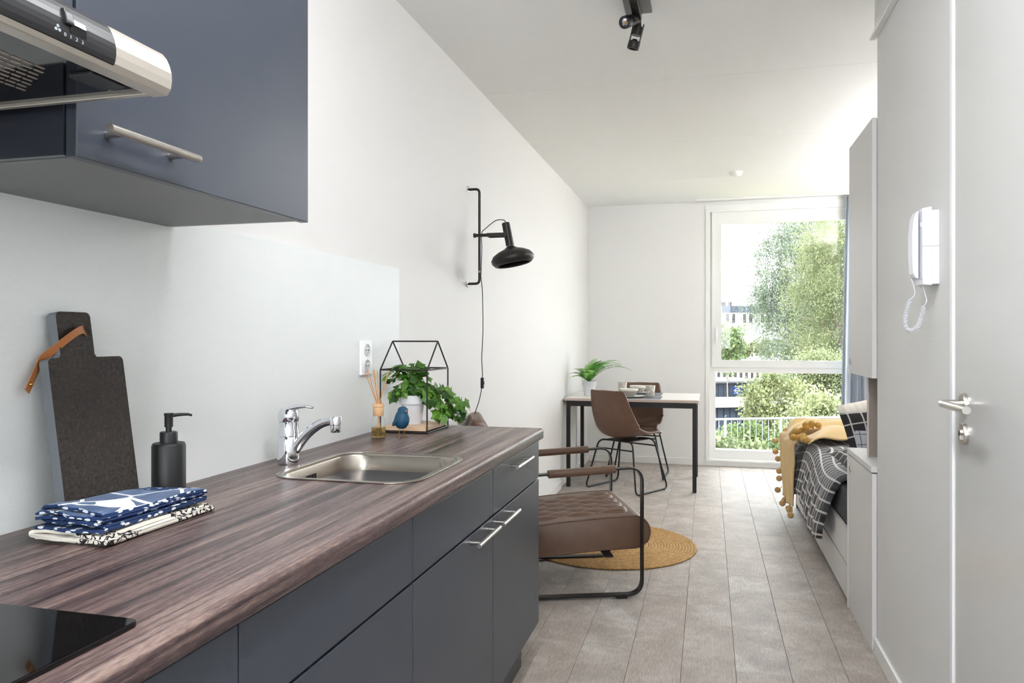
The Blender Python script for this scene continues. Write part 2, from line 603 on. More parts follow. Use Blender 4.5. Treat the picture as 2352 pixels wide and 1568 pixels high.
# cable duct high on the right wall
struct(MB().box(1.826, 1.85, YR, 3.29, 2.452, 2.462).box(1.832, 1.85, YR, 3.29, 2.462, 2.474).build('trim_2', M_whitegloss, bevel=0.002), 'thin white duct running high along the wall above the door', 'trim')

# kitchen back panel
struct(MB().box(0, 0.004, -2.2, 2.80, 0.9, 1.535).build('trim_3', M_splash), 'glossy textured wall covering above the worktop', 'wall covering')

# ------------------------------------------------------------------ window
win = thing('window_1', 'tall white two-light window overlooking trees', 'window', (1.9, YB, 0), kind='structure')
yf, yg = YB + 0.035, YB + 0.085
fr = MB()
def loop(x0, x1, z0, z1): return [(x0, z0), (x1, z0), (x1, z1), (x0, z1)]
fr.ring(loop(WX0 - 0.012, WX1 + 0.012, 0.0, WZ1 + 0.01), loop(WX0 + 0.03, WX1 - 0.03, 0.062, WZ1 - 0.062), 1, YB - 0.012, YB + 0.02)
fr.build('casing', M_white, win, bevel=0.003)
MB().ring(loop(WX0 + 0.012, WX1 - 0.012, 0.05, WZ1 - 0.01), loop(WX0 + 0.083, WX1 - 0.083, 0.155, WZ1 - 0.085), 1, yf, yf + 0.1).build('frame', M_white, win, bevel=0.004)
MB().box(WX0 + 0.06, WX1 - 0.06, yf - 0.004, yf + 0.09, 0.915, 0.985).build('transom', M_white, win, bevel=0.004)
sash = MB().ring(loop(WX0 + 0.048, WX1 - 0.048, 0.968, WZ1 - 0.055), loop(WX0 + 0.135, WX1 - 0.135, 1.035, WZ1 - 0.175), 1, yf - 0.018, yf + 0.07).build('sash', M_white, win, bevel=0.004)
MB().ring(loop(WX0 + 0.120, WX1 - 0.120, 1.022, WZ1 - 0.16), loop(WX0 + 0.139, WX1 - 0.139, 1.039, WZ1 - 0.179), 1, yf - 0.022, yf - 0.014).build('glazing_bead', M_white, sash)
MB().box(WX0 + 0.13, WX1 - 0.13, yg - 0.004, yg + 0.004, 1.03, WZ1 - 0.17).build('pane', M_glass, sash)
MB().box(WX0 + 0.08, WX1 - 0.08, yg - 0.004, yg + 0.004, 0.15, 0.92).build('pane', M_glass, win)
MB().box(WX0 + 0.0, WX1, YB - 0.03, yf + 0.01, 0.045, 0.066).build('sill', M_white, win, bevel=0.004)
h = MB().box(WX0 + 0.078, WX0 + 0.1, yf - 0.028, yf - 0.018, 1.24, 1.36)
h.box(WX0 + 0.083, WX0 + 0.096, yf - 0.05, yf - 0.036, 1.20, 1.335).box(WX0 + 0.084, WX0 + 0.095, yf - 0.04, yf - 0.02, 1.31, 1.325)
h.build('handle', M_pvc, win, bevel=0.003)

added_win = thing('added_window', 'added daylight window behind the camera, out of view', 'window', (1.0, YR, 0), kind='structure')  # added behind the camera to let more daylight into the room
MB().ring(loop(GX0, GX1, GZ0, GZ1), loop(GX0 + 0.06, GX1 - 0.06, GZ0 + 0.06, GZ1 - 0.06), 1, YR - 0.1, YR - 0.03).build('frame', M_white, added_win, bevel=0.004)
MB().box(GX0 + 0.05, GX1 - 0.05, YR - 0.07, YR - 0.062, GZ0 + 0.05, GZ1 - 0.05).build('pane', M_glass, added_win)

# sampling portals in the two window openings (they only guide the sky sampling)
def portal(x0, x1, z0, z1, y, face):
    ld = bpy.data.lights.new('sky_portal', 'AREA'); ld.shape = 'RECTANGLE'
    ld.size, ld.size_y = x1 - x0, z1 - z0
    ld.cycles.is_portal = True
    o = bpy.data.objects.new('sky_portal', ld); COL.objects.link(o)
    o.location = ((x0 + x1) / 2, y, (z0 + z1) / 2)
    o.rotation_euler = (PI / 2 if face > 0 else -PI / 2, 0, 0)
portal(WX0, WX1, 0.05, WZ1, YB + 0.2, -1)
portal(GX0, GX1, GZ0, GZ1, YR - 0.14, 1)

# ------------------------------------------------------------------ added fill lamps out of view: kitchen ceiling, bed alcove
def fill_uplight(x0, x1, y0, y1, z, label, strength, open_side):
    """trough on the wall, open at the top, with a lit diffuser lying inside it"""
    t = thing('fill_uplight', label, 'lamp', ((x0 + x1) / 2, (y0 + y1) / 2, z))
    m = mat('fill_led_lit', (250, 250, 250), 0.4)
    setin(bsdf(m), 'Emission Color', (0.985, 0.99, 1.0, 1)); setin(bsdf(m), 'Emission Strength', strength)
    g = 0.004
    MB().box(x0, x1, y0, y1, z, z + g).box(x0, x0 + g, y0, y1, z, z + 0.06).box(x1 - g, x1, y0, y1, z, z + 0.06).box(x0, x1, y0, y0 + g, z, z + 0.06).box(x0, x1, y1 - g, y1, z, z + 0.06).build('trough', M_white, t)
    MB().box(x0 + 0.008, x1 - 0.008, y0 + 0.008, y1 - 0.008, z + 0.042, z + 0.054).build('diffuser', m, t)
cl_ = thing('fill_ceiling_lamp', 'added linear fill lamp on the kitchen ceiling, out of view', 'ceiling light', (1.05, 0.5, ZC))  # added unseen lamp that brightens the kitchen end
MB().box(0.96, 1.14, -0.75, 1.75, ZC - 0.03, ZC - 0.0005).build('housing', M_white, cl_, bevel=0.004)
M_fill = mat('fill_opal_lit', (250, 250, 250), 0.4)
setin(bsdf(M_fill), 'Emission Color', (0.97, 0.985, 1.0, 1)); setin(bsdf(M_fill), 'Emission Strength', FILL_KITCHEN)
MB().prism([(0.965, ZC - 0.03), (0.975, ZC - 0.06), (1.0, ZC - 0.075), (1.1, ZC - 0.075), (1.125, ZC - 0.06), (1.135, ZC - 0.03)], 1, -0.745, 1.745).build('diffuser', M_fill, cl_)
fill_uplight(RX - 0.12, RX - 0.002, 4.0, 7.0, 2.25, 'added fill uplight along the bed alcove wall, out of view', FILL_BED, -1)  # added unseen trough that brightens the far end by ceiling bounce

# ------------------------------------------------------------------ door
dr = thing('door_1', 'pale flush hall door with lever handle', 'door', (1.86, DY1, 0), kind='structure')
MB().prism([(DY1 + 0.024, 0), (DY1 + 0.024, DZ + 0.024), (DY0 - 0.024, DZ + 0.024), (DY0 - 0.024, 0), (DY0, 0), (DY0, DZ), (DY1, DZ), (DY1, 0)], 0, 1.836, 1.99).build('frame', M_pvc, dr, bevel=0.003)
leaf = MB().box(1.841, 1.881, DY0 + 0.004, DY1 - 0.006, 0.008, DZ - 0.004).build('door_leaf', M_doorleaf, dr, bevel=0.002)
yc = 2.172
for z, nm in ((1.09, 'handle_rosette'), (1.012, 'lock_rosette')):
    o = MB().lathe([(0, 0), (0.027, 0), (0.027, 0.008), (0.0255, 0.0105), (0, 0.0105)], 32, (1.841, yc, z), axis=(-1, 0, 0)).build(nm, M_steel, dr)
    autosmooth(o)
lev = fillet([(1.832, yc, 1.09), (1.783, yc, 1.09), (1.783, yc - 0.205, 1.09)], 0.02, 6)
autosmooth(MB().tube(lev, 0.0095, 16).build('lever', M_steel, dr), 60)
lk = MB().cyl((1.833, yc, 1.016), (1.826, yc, 1.016), 0.009, 20).box(1.826, 1.834, yc - 0.005, yc + 0.005, 0.997, 1.016)
lk.build('lock_cylinder', M_steel, dr)
MB().box(1.8255, 1.8262, yc - 0.001, yc + 0.001, 1.006, 1.02).build('keyhole', M_dark, dr)

# ================================================================== KITCHEN
XF = 0.575
def bar_handle(parent, x_door, y0, y1, z, so=0.032, r=0.006):
    b = MB().cyl((x_door + so, y0, z), (x_door + so, y1, z), r, 18)
    for y in (y0 + 0.03, y1 - 0.03):
        b.cyl((x_door - 0.001, y, z), (x_door + so, y, z), r * 0.8, 14)
    o = b.build('handle', M_steel, parent)
    o['label'] = 'brushed steel bar handle'
    return autosmooth(o)

def base_unit(y0, y1, label, handles):
    t = thing('base_cabinet', label, 'cabinet', (0.3, (y0 + y1) / 2, 0), group='base cabinets under the worktop')
    MB().box(0.006, XF - 0.02, y0 + 0.001, y1 - 0.001, 0.168, 0.868).build('body', M_bluegloss, t)
    MB().box(0.1, 0.506, y0, y1, 0.0, 0.167).build('plinth', M_bluegloss, t)
    df = MB().box(XF - 0.018, XF, y0 + 0.0015, y1 - 0.0015, 0.728, 0.866).build('drawer_front', M_blue, t, bevel=0.0015)
    dd = MB().box(XF - 0.018, XF, y0 + 0.0015, y1 - 0.0015, 0.178, 0.722).build('door', M_blue, t, bevel=0.0015)
    for (where, a, b, z) in handles:
        bar_handle(df if where == 'drawer' else dd, XF, a, b, z)
    return t
base_unit(0.277, 0.907, 'blue-grey base cabinet below the hob', [])
base_unit(0.907, 1.537, 'blue-grey base cabinet without handles between hob and sink', [])
base_unit(1.537, 2.169, 'blue-grey base cabinet under the sink with one bar handle', [('door', 1.925, 2.135, 0.702)])
base_unit(2.169, 2.802, 'blue-grey end base cabinet with two bar handles', [('drawer', 2.345, 2.565, 0.842), ('door', 2.172, 2.372, 0.70)])

# worktop with sink cut-out
SX0, SX1, SY0, SY1 = 0.138, 0.535, 1.635, 2.075
wt = MB()
Z0, Z1, XE = 0.875, 0.915, 0.592
def edge_profile(xs):
    p = [(xs, Z0)]
    for (cx, cz, a0) in ((XE - 0.006, Z0 + 0.006, -PI / 2), (XE - 0.013, Z1 - 0.013, 0)):
        r = 0.006 if a0 < 0 else 0.013
        p += [(cx + r * math.cos(a0 + PI / 2 * k / 6), cz + r * math.sin(a0 + PI / 2 * k / 6)) for k in range(7)]
    return p + [(xs, Z1)]
wt.prism(edge_profile(0.004), 1, -2.0, SY0 - 0.04)
wt.prism(edge_profile(0.004), 1, SY1 + 0.04, 2.806)
wt.prism(edge_profile(0.565), 1, SY0 - 0.04, SY1 + 0.04)
inner = rrect(SX0 + 0.012, SX1 - 0.012, SY0 + 0.012, SY1 - 0.012, 0.075, 8)
ox0, ox1, oy0, oy1 = 0.004, 0.565, SY0 - 0.04, SY1 + 0.04
outer = []
cxm, cym = (SX0 + SX1) / 2, (SY0 + SY1) / 2
nq = 9
def lerp(a, b, t): return (a[0] + (b[0] - a[0]) * t, a[1] + (b[1] - a[1]) * t)
cs = [(ox1, oy1), (ox0, oy1), (ox0, oy0), (ox1, oy0)]
mids_in = [(ox1, cym), (cxm, oy1), (ox0, cym), (cxm, oy0), (ox1, cym)]
for q in range(4):
    s_, c_, e_ = mids_in[q], cs[q], mids_in[q + 1]
    for k in range(nq):
        t = k / (nq - 1)
        outer.append(lerp(lerp(s_, c_, 0.35 + 0.65 * t * 2), c_, 0) if t < 0.5 else lerp(c_, lerp(e_, c_, 0.35), (t - 0.5) * 2))
outer[:] = [(min(max(x, ox0), ox1), min(max(y, oy0), oy1)) for x, y in outer]
wt.ring(outer, inner, 2, Z0, Z1)
o = wt.build('worktop', M_wood)
tag(o, 'long dark wood-grain worktop with rounded front edge', 'worktop')
autosmooth(o, 30)

# sink
sk = thing('sink', 'square inset stainless steel sink with rounded corners', 'sink', (cxm, cym, 0.75))
rim = MB().ring(rrect(SX0, SX1, SY0, SY1, 0.085, 10), rrect(SX0 + 0.016, SX1 - 0.016, SY0 + 0.016, SY1 - 0.016, 0.072, 10), 2, 0.9152, 0.9185)
rim.build('rim', M_steelsink, sk, bevel=0.001)
lv = [(0.016, 0.917, 0.072), (0.02, 0.909, 0.07), (0.024, 0.87, 0.07), (0.032, 0.77, 0.066), (0.045, 0.752, 0.06), (0.09, 0.748, 0.05), (0.15, 0.746, 0.03)]
bm_ = MB(); loops = []
for (ins, z, r) in lv:
    pts = rrect(SX0 + ins, SX1 - ins, SY0 + ins, SY1 - ins, r, 10)
    loops.append([(x, y, z) for x, y in pts])
n_ = len(loops[0]); vs = [p for l_ in loops for p in l_]; fs = []
for i in range(len(loops) - 1):
    for k in range(n_):
        l_ = (k + 1) % n_
        fs.append((i*n_ + k, i*n_ + l_, (i+1)*n_ + l_, (i+1)*n_ + k))
fs.append(tuple(range((len(loops)-1)*n_, len(loops)*n_)))
bm_.add(vs, fs)
bm_.build('basin', M_steelsink, sk, smooth=True, solid=0.0015, off=0)
MB().lathe([(0, 0.7475), (0.03, 0.7475), (0.042, 0.7495), (0.045, 0.7465)], 28, (cxm, cym, 0)).build('drain', M_chrome, sk, smooth=True)
for k in range(4):
    MB().box(SX0 + 0.0225, SX0 + 0.0262, cym - 0.045 + 0.014*k, cym - 0.0415 + 0.014*k, 0.866, 0.89).build('overflow_slot', M_dark, sk)

# mixer tap
TX, TY = 0.087, 1.841
tp = thing('mixer_tap', 'chrome single-lever kitchen tap beside the sink', 'tap', (TX, TY, 0.915))
o = MB().lathe([(0, 0.9155), (0.0295, 0.9155), (0.0305, 0.92), (0.029, 0.985), (0.0265, 0.99), (0.029, 0.992), (0.0285, 1.005), (0.0265, 1.014), (0.027, 1.03), (0.025, 1.031), (0, 1.031)], 36, (TX, TY, 0)).build('tap_body', M_chrome, tp)
autosmooth(o, 40)
def lever_pt(u, v):
    t = u
    cx = TX - 0.006 + 0.085 * t ** 1.5
    top = 1.033 + 0.045 * math.sin(min(t * 1.7, 1.0) * PI / 2) - 0.012 * max(0, t - 0.55)
    w = 0.027 * (1 - 0.62 * t ** 1.2)
    hgt = (0.042 * (1 - t) ** 1.3 + 0.004)
    a = 2 * PI * v
    return (cx + 0.0, TY + w * math.cos(a), top - hgt / 2 + hgt / 2 * math.sin(a))
lvb = MB().lathe([(0, 1.032), (0.0275, 1.032), (0.028, 1.045), (0.026, 1.058), (0.02, 1.068), (0.010, 1.073), (0, 1.074)], 32, (TX, TY, 0))
lvb.tube([(TX - 0.012, TY, 1.058), (TX + 0.012, TY, 1.067), (TX + 0.035, TY, 1.072), (TX + 0.055, TY, 1.073), (TX + 0.072, TY, 1.070)],
         [0.022, 0.019, 0.014, 0.011, 0.008], section=[(0.42*math.cos(2*PI*k/16), math.sin(2*PI*k/16)) for k in range(16)])
lvb.build('lever', M_chrome, tp, smooth=True)
sp = spline([(TX + 0.012, TY, 0.945), (TX + 0.05, TY, 0.992), (TX + 0.088, TY, 1.022), (TX + 0.118, TY, 1.034), (TX + 0.142, TY, 1.036)], 6)
MB().tube(sp, [0.0155 - 0.004 * i / (len(sp) - 1) for i in range(len(sp))], 18).build('spout', M_chrome, tp, smooth=True)
ex = TX + 0.142
o = MB().lathe([(0, 1.005), (0.0125, 1.005), (0.0138, 1.007), (0.0138, 1.024), (0.0125, 1.025), (0.0155, 1.026), (0.016, 1.046), (0.015, 1.048), (0, 1.048)], 28, (ex, TY, 0)).build('aerator', M_chrome, tp)
autosmooth(o, 40)

# hob
hb = thing('hob', 'black glass ceramic hob set into the worktop', 'hob', (0.28, 0.45, 0.915))
MB().prism(rrect(0.05, 0.541, 0.16, 0.762, 0.012, 5), 2, 0.9155, 0.9225).build('glass_plate', M_blackgl, hb, bevel=0.0015)
for (x, y, r) in ((0.17, 0.6, 0.075), (0.41, 0.33, 0.075), (0.17, 0.31, 0.09), (0.4, 0.58, 0.09)):
    MB().ring([(x + r*math.cos(2*PI*k/40), y + r*math.sin(2*PI*k/40)) for k in range(40)], [(x + (r-0.0015)*math.cos(2*PI*k/40), y + (r-0.0015)*math.sin(2*PI*k/40)) for k in range(40)], 2, 0.9226, 0.9228).build('zone_ring', mat('zone_print', (60, 60, 62), 0.3), hb)

# wall cabinets
XW = 0.35
wc = thing('wall_cabinet', 'blue-grey wall cabinet with steel bar handle', 'cabinet', (0.17, 1.17, 1.515))
wy0, wy1 = 0.858, 1.482
MB().box(0.003, XW - 0.021, wy0, wy1, 1.515, 2.22).build('body', M_bluegloss, wc)
MB().box(0.004, XW - 0.022, wy0 + 0.016, wy1 - 0.016, 1.5135, 1.515).build('bottom_panel', M_under, wc)
d = MB().box(XW - 0.019, XW, wy0 + 0.002, wy1 + 0.004, 1.512, 2.2).build('door', M_blue, wc, bevel=0.0015)
bar_handle(d, XW, 0.885, 1.078, 1.556, 0.032, 0.0068)
hc = thing('wall_cabinet', 'blue-grey wall cabinet above the extractor hood', 'cabinet', (0.17, 0.55, 1.66))
MB().box(0.003, XW - 0.021, 0.24, 0.856, 1.665, 2.22).build('body', M_bluegloss, hc)
MB().box(XW - 0.019, XW, 0.242, 0.854, 1.67, 2.2).build('door', M_blue, hc, bevel=0.0015)

# extractor hood
hd = thing('extractor_hood', 'slim silver extractor hood with black control strip', 'extractor hood', (0.26, 0.54, 1.575))
hy0, hy1 = 0.235, 0.835
pf = [(0.519, 1.574), (0.5245, 1.582), (0.5262, 1.592), (0.5258, 1.602), (0.523, 1.612), (0.518, 1.622), (0.512, 1.629)]
MB().prism([(0.497, 1.574)] + pf + [(0.47, 1.632), (0.47, 1.586), (0.497, 1.586)], 1, hy0, hy1).build('front_strip', M_alu, hd, bevel=0.0012)
MB().prism([(0.02, 1.584), (0.47, 1.584), (0.47, 1.63), (0.33, 1.66), (0.02, 1.66)], 1, hy0 + 0.004, hy1 - 0.004).build('canopy', M_alu, hd)
MB().box(0.02, 0.4968, hy0 + 0.006, hy1 - 0.012, 1.5795, 1.5838).build('underside_panel', M_blackgl, hd)
MB().box(0.02, 0.497, hy1 - 0.012, hy1 - 0.003, 1.575, 1.5838).build('side_lip', M_alu, hd, bevel=0.001)
def band(z0, z1, d):
    import bisect
    q = []
    for i in range(9):
        z = z0 + (z1 - z0) * i / 8
        k = max(j for j in range(len(pf) - 1) if pf[j][1] <= z)
        f = (z - pf[k][1]) / (pf[k+1][1] - pf[k][1])
        q.append((pf[k][0] + (pf[k+1][0] - pf[k][0]) * f + d, z))
    return q
cp = MB().prism(band(1.5795, 1.6285, 0.0014) + band(1.5795, 1.6285, -0.004)[::-1], 1, 0.36, 0.7385).build('control_panel', mat('control_black', (30, 30, 33), 0.35), hd, bevel=0.001)
MB().prism(band(1.5925, 1.6085, 0.0018) + band(1.5925, 1.6085, -0.003)[::-1], 1, 0.6715, 0.694).build('switch_recess', M_blackgl, hd)
MB().prism(band(1.599, 1.6165, 0.0055) + band(1.599, 1.6165, -0.003)[::-1], 1, 0.664, 0.6745).build('switch', M_blackpl, hd, bevel=0.001)
M_print = mat('white_print', (150, 156, 162), 0.5)
for ch, y in (('0', 0.6655), ('1', 0.673), ('2', 0.681), ('3', 0.689)):
    mt = Matrix.Translation((0.5272, y, 1.5875)) @ Matrix.Rotation(PI / 2, 4, 'Z') @ Matrix.Rotation(PI / 2, 4, 'X')
    text_part(ch, 0.0058, M_print, hd, mt)
fan = MB()
for k in range(3):
    a = PI / 2 + k * 2 * PI / 3
    cy_, cz_ = 0.6555 + 0.0026 * math.cos(a), 1.5905 + 0.0026 * math.sin(a)
    fan.prism([(cy_ + 0.0018*math.cos(2*PI*j/10), cz_ + 0.0018*math.sin(2*PI*j/10)) for j in range(10)], 0, 0.5262, 0.528)
fan.build('fan_symbol', M_print, hd)
M_slot = mat('hood_filter_light', (190, 176, 160), 0.3, 0.8)
proto = None
for i in range(8):
    for j in range(14):
        x, y = 0.345 + 0.013 * i, 0.575 + 0.0155 * j + 0.005 * (i % 2)
        if y > 0.79 - (0.010 * i): continue
        if proto is None:
            proto = MB().box(-0.0014, 0.0014, -0.0062, 0.0062, -0.0008, 0.0).build('grille_slot', M_slot, hd, world=False)
            o = proto
        else:
            o = proto.copy(); COL.objects.link(o); o.parent = hd
        o.location = Vector((x, y, 1.5795)) - Vector((0.26, 0.54, 1.575))
MB().prism(rrect(0.448, 0.488, 0.745, 0.80, 0.008), 2, 1.5755, 1.58).build('lamp_cover', M_blackpl, hd, bevel=0.001)

# socket
so = thing('wall_socket', 'white double socket on the wall covering', 'socket', (0.004, 2.485, 1.19))
MB().box(0.004, 0.014, 2.44, 2.53, 1.125, 1.25).build('plate', M_pvc, so, bevel=0.004, seg=3)
for z in (1.215, 1.16):
    s_ = MB().lathe([(0.0225, 0.0095), (0.0222, 0.0125), (0.0205, 0.0125), (0.0200, 0.0106), (0, 0.0104)], 28, (0.004, 2.485, z), axis=(1, 0, 0)).build('socket_well', mat('socket_shade', (196, 196, 200), 0.5), so)  # disc toned darker to stand for shading inside the well
    for dy in (-0.0095, 0.0095):
        MB().cyl((0.0143, 2.485 + dy, z), (0.0149, 2.485 + dy, z), 0.0025, 10).build('contact_hole', M_dark, s_)
    MB().box(0.0142, 0.0162, 2.467, 2.503, z + 0.004, z + 0.007).build('web', M_pvc, s_)

# ------------------------------------------------------------------ cutting board
ang = math.radians(8.5)
cb = thing('cutting_board', 'dark granite cutting board leaning on the wall', 'cutting board', (0.085, 1.19, 0.9165))
def B(t, y, n):   # t up the board, n out of the board's front
    return (0.082 - t * math.sin(ang) + n * math.cos(ang) - 0.011, y, 0.9165 + t * math.cos(ang) + n * math.sin(ang) + 0.0015)
yl, yr, hl_, hr_ = 1.103, 1.283, 1.132, 1.212
def arc(c, r, a0, a1, n=5): return [(c[0] + r*math.cos(a0 + (a1-a0)*k/n), c[1] + r*math.sin(a0 + (a1-a0)*k/n)) for k in range(n + 1)]
H1, H2 = 0.305, 0.392
out = [(yl, 0.0), (yr, 0.0)]
out += arc((yr - 0.01, H1 - 0.01), 0.01, 0, PI/2)
out += [(hr_ + 0.004, H1), (hr_, H1 + 0.006)]
out += arc((hr_ - 0.01, H2 - 0.01), 0.01, 0, PI/2) + arc((hl_ + 0.01, H2 - 0.01), 0.01, PI/2, PI)
out += [(hl_, H1 + 0.006), (hl_ - 0.004, H1)] + arc((yl + 0.01, H1 - 0.01), 0.01, PI/2, PI)
n_ = len(out)
front = [B(t, y, 0.02) for y, t in out]; back = [B(t, y, 0.0) for y, t in out]
mb = MB(); mb.add(front, [tuple(range(n_))]); mb.build('polished_face', M_stone, cb, recalc=False)
mb = MB(); mb.add(front + back, [tuple(range(n_, 2*n_))[::-1]] + [(i, n_ + i, n_ + (i+1) % n_, (i+1) % n_) for i in range(n_)])
mb.build('sawn_edge', M_stoneedge, cb)
MB().lathe([(0.007, 0), (0.0065, 0.001), (0, 0.001)], 16, B(0.352, 1.193, 0.0195), axis=(math.cos(ang), 0, math.sin(ang))).build('strap_hole', M_dark, cb)
st = [B(0.351, 1.193, 0.018), B(0.357, 1.183, 0.027), B(0.352, 1.165, 0.031), B(0.337, 1.140, 0.028), B(0.322, 1.126, 0.014), B(0.306, 1.114, -0.004), B(0.28, 1.098, -0.007), B(0.25, 1.078, -0.007)]
sec = [(1, 0.12), (-1, 0.12), (-1, -0.12), (1, -0.12)]
mb = MB().tube(spline(st, 5), 0.0075, section=sec, up=(0.2, -0.6, 0.8))
stp = mb.build('leather_strap', M_strap, cb); stp['label'] = 'tan leather hanging strap'
MB().lathe([(0, 0.003), (0.003, 0.002), (0.004, 0)], 12, B(0.262, 1.086, -0.004), axis=(1, -0.3, 0.1)).build('brass_stud', M_brass, stp, smooth=True)

# ------------------------------------------------------------------ soap dispenser
sx, sy = 0.10, 1.352
sd_ = thing('soap_dispenser', 'matt black pump soap dispenser beside the cutting board', 'soap dispenser', (sx, sy, 0.915))
o = MB().lathe([(0, 0.9152), (0.031, 0.9152), (0.0335, 0.9175), (0.0335, 1.033), (0.031, 1.0385), (0, 1.0385)], 36, (sx, sy, 0)).build('bottle', M_soap, sd_); autosmooth(o, 40)
o = MB().lathe([(0.0175, 1.0385), (0.0175, 1.060), (0.0165, 1.062), (0, 1.062)], 28, (sx, sy, 0)).build('collar', M_soap, sd_); autosmooth(o, 40)
pm = MB().lathe([(0.006, 1.062), (0.006, 1.071), (0.0085, 1.072), (0.0085, 1.095), (0.0095, 1.098), (0.0095, 1.101), (0, 1.101)], 24, (sx, sy, 0))
pm.tube([(sx, sy, 1.0955), (sx + 0.012, sy + 0.02, 1.0965), (sx + 0.02, sy + 0.036, 1.0955), (sx + 0.024, sy + 0.042, 1.093)], [0.0045, 0.0035, 0.0028, 0.0025], 12)
o = pm.build('pump', M_soap, sd_); autosmooth(o, 40)

# ------------------------------------------------------------------ folded tea towels
def towel(name, label, x0, x1, y0, y1, z0, layers, th, m, seed, m2=None, open_=1.0):
    rnd = random.Random(seed)
    cen = []
    for l_ in range(layers):
        z = z0 + th * (l_ + 0.5)
        a_, b_ = x0 + th * 0.5 + 0.004 * (l_ % 3), x1 - th * 0.5 - 0.005 * ((l_ + 1) % 2)
        n = 16
        xs = [a_ + (b_ - a_) * k / n for k in range(n + 1)]
        if l_ % 2: xs = xs[::-1]
        cen += [(x, z, l_) for x in xs]
        if l_ < layers - 1:
            sg = 1 if l_ % 2 == 0 else -1
            for k in range(1, 6):
                a = -PI / 2 + PI * k / 6
                cen.append((xs[-1] + sg * th * 0.5 * math.cos(a), z + th * 0.5 + th * 0.5 * math.sin(a), l_ + k / 6))
    ha = th * 0.44
    L_, R_ = [], []
    for i, p in enumerate(cen):
        q, r = cen[min(i + 1, len(cen) - 1)], cen[max(i - 1, 0)]
        t = Vector((q[0] - r[0], 0, q[1] - r[1])).normalized()
        L_.append((p[0] - t.z * ha, p[1] + t.x * ha, p[2])); R_.append((p[0] + t.z * ha, p[1] - t.x * ha, p[2]))
    prof = L_ + R_[::-1]
    ny = 30
    vs = []
    for j in range(ny + 1):
        v = j / ny
        for i, (x, z, l_) in enumerate(prof):
            k = l_ / layers
            fx_ = (x - x0) / (x1 - x0)
            gap = open_ * 0.0065 * l_ * math.exp(-(v / 0.22) ** 2) * math.exp(-((fx_ - 0.25) / 0.35) ** 2)
            wave = 0.0022 * k * math.sin(6 * v + 4 * fx_ + seed) + 0.0012 * math.sin(23 * fx_ + 1.7 * l_) * k * math.exp(-(v / 0.3) ** 2)
            squash = 1 - 0.22 * max(0, (v - 0.75) / 0.25) * k
            yy = y0 + (y1 - y0) * v + 0.009 * math.sin(l_ * 2.4 + seed) * (1 - v) + 0.004 * math.sin(9 * fx_ + l_ * 2) * (1 - v)
            vs.append((x + 0.004 * math.sin(2.2 * l_) + 0.008 * k * math.sin(2.5 * v + seed), yy, max(z0 + (z - z0) * squash + gap + wave, z0 + 0.0004)))
    n = len(prof)
    fs = [(j*n + i, j*n + (i+1) % n, (j+1)*n + (i+1) % n, (j+1)*n + i) for j in range(ny) for i in range(n)]
    m_ = len(L_)
    for j in (0, ny):
        fs += [(j*n + i, j*n + i + 1, j*n + n - 2 - i, j*n + n - 1 - i) for i in range(m_ - 1)]
    o = MB().add(vs, fs).build(name, m, None)
    autosmooth(o, 50)
    if m2:
        o.data.materials.append(m2)
        for p in o.data.polygons:
            if not (p.normal.z > 0.5 and p.center.z > z0 + th * (layers - 0.6)):
                p.material_index = 1
    return tag(o, label, 'tea towel')
def towel_dash():
    m = mat('blue_dash_cotton', (30, 58, 104), 0.9)
    v = coords(m, 'Object', (1, 1, 2.2))
    vo = N(m, 'ShaderNodeTexVoronoi'); vo.inputs['Scale'].default_value = 62; vo.inputs['Randomness'].default_value = 0.7
    L(m, v, vo.inputs['Vector'])
    L(m, mix(m, math_(m, 'LESS_THAN', vo.outputs['Distance'], 0.36), (28, 54, 100), (226, 230, 234)), bsdf(m).inputs['Base Color'])
    return m
def towel_blue():
    m = mat('blue_print_cotton', (38, 72, 118), 0.9, sheen=0.2)
    v = coords(m, 'Object', (1, 0.75, 0.4), (0, 0, 0.5))
    vo = N(m, 'ShaderNodeTexVoronoi', feature='DISTANCE_TO_EDGE')
    vo.inputs['Scale'].default_value = 15
    nz = N(m, 'ShaderNodeTexNoise'); nz.inputs['Scale'].default_value = 30
    L(m, v, vo.inputs['Vector'])
    f = math_(m, 'LESS_THAN', vo.outputs['Distance'], 0.045)
    wash = noise(m, coords(m, 'Object', (1, 0.2, 1)), 60, 4, 0.7)
    base = ramp(m, wash, [(0.35, (26, 54, 98)), (0.6, (48, 86, 134)), (0.78, (140, 168, 196))])
    L(m, mix(m, f, base, (232, 236, 238)), bsdf(m).inputs['Base Color'])
    add_bump(m, 700, 0.3, 0.0006)
    return m
def towel_white():
    m = mat('scribble_print_cotton', (222, 216, 206), 0.9)
    v = coords(m, 'Object', (1, 1, 1.0))
    vo = N(m, 'ShaderNodeTexVoronoi', feature='DISTANCE_TO_EDGE'); vo.inputs['Scale'].default_value = 75
    ds = N(m, 'ShaderNodeTexNoise'); ds.inputs['Scale'].default_value = 40; L(m, v, ds.inputs['Vector'])
    va = N(m, 'ShaderNodeVectorMath', operation='MULTIPLY_ADD'); va.inputs[1].default_value = (0.03, 0.03, 0.03)
    L(m, ds.outputs['Color'], va.inputs[0]); L(m, v, va.inputs[2]); L(m, va.outputs[0], vo.inputs['Vector'])
    f = math_(m, 'LESS_THAN', vo.outputs['Distance'], 0.10)
    area = math_(m, 'GREATER_THAN', noise(m, v, 9, 1), 0.5)
    L(m, mix(m, math_(m, 'MULTIPLY', f, area), (224, 218, 208), (34, 30, 36)), bsdf(m).inputs['Base Color'])
    return m
towel('tea_towel', 'folded cream tea towel with black scribble print, under the blue one', 0.084, 0.248, 1.030, 1.304, 0.9154, 3, 0.0058, towel_white(), 2, None, 0.15)
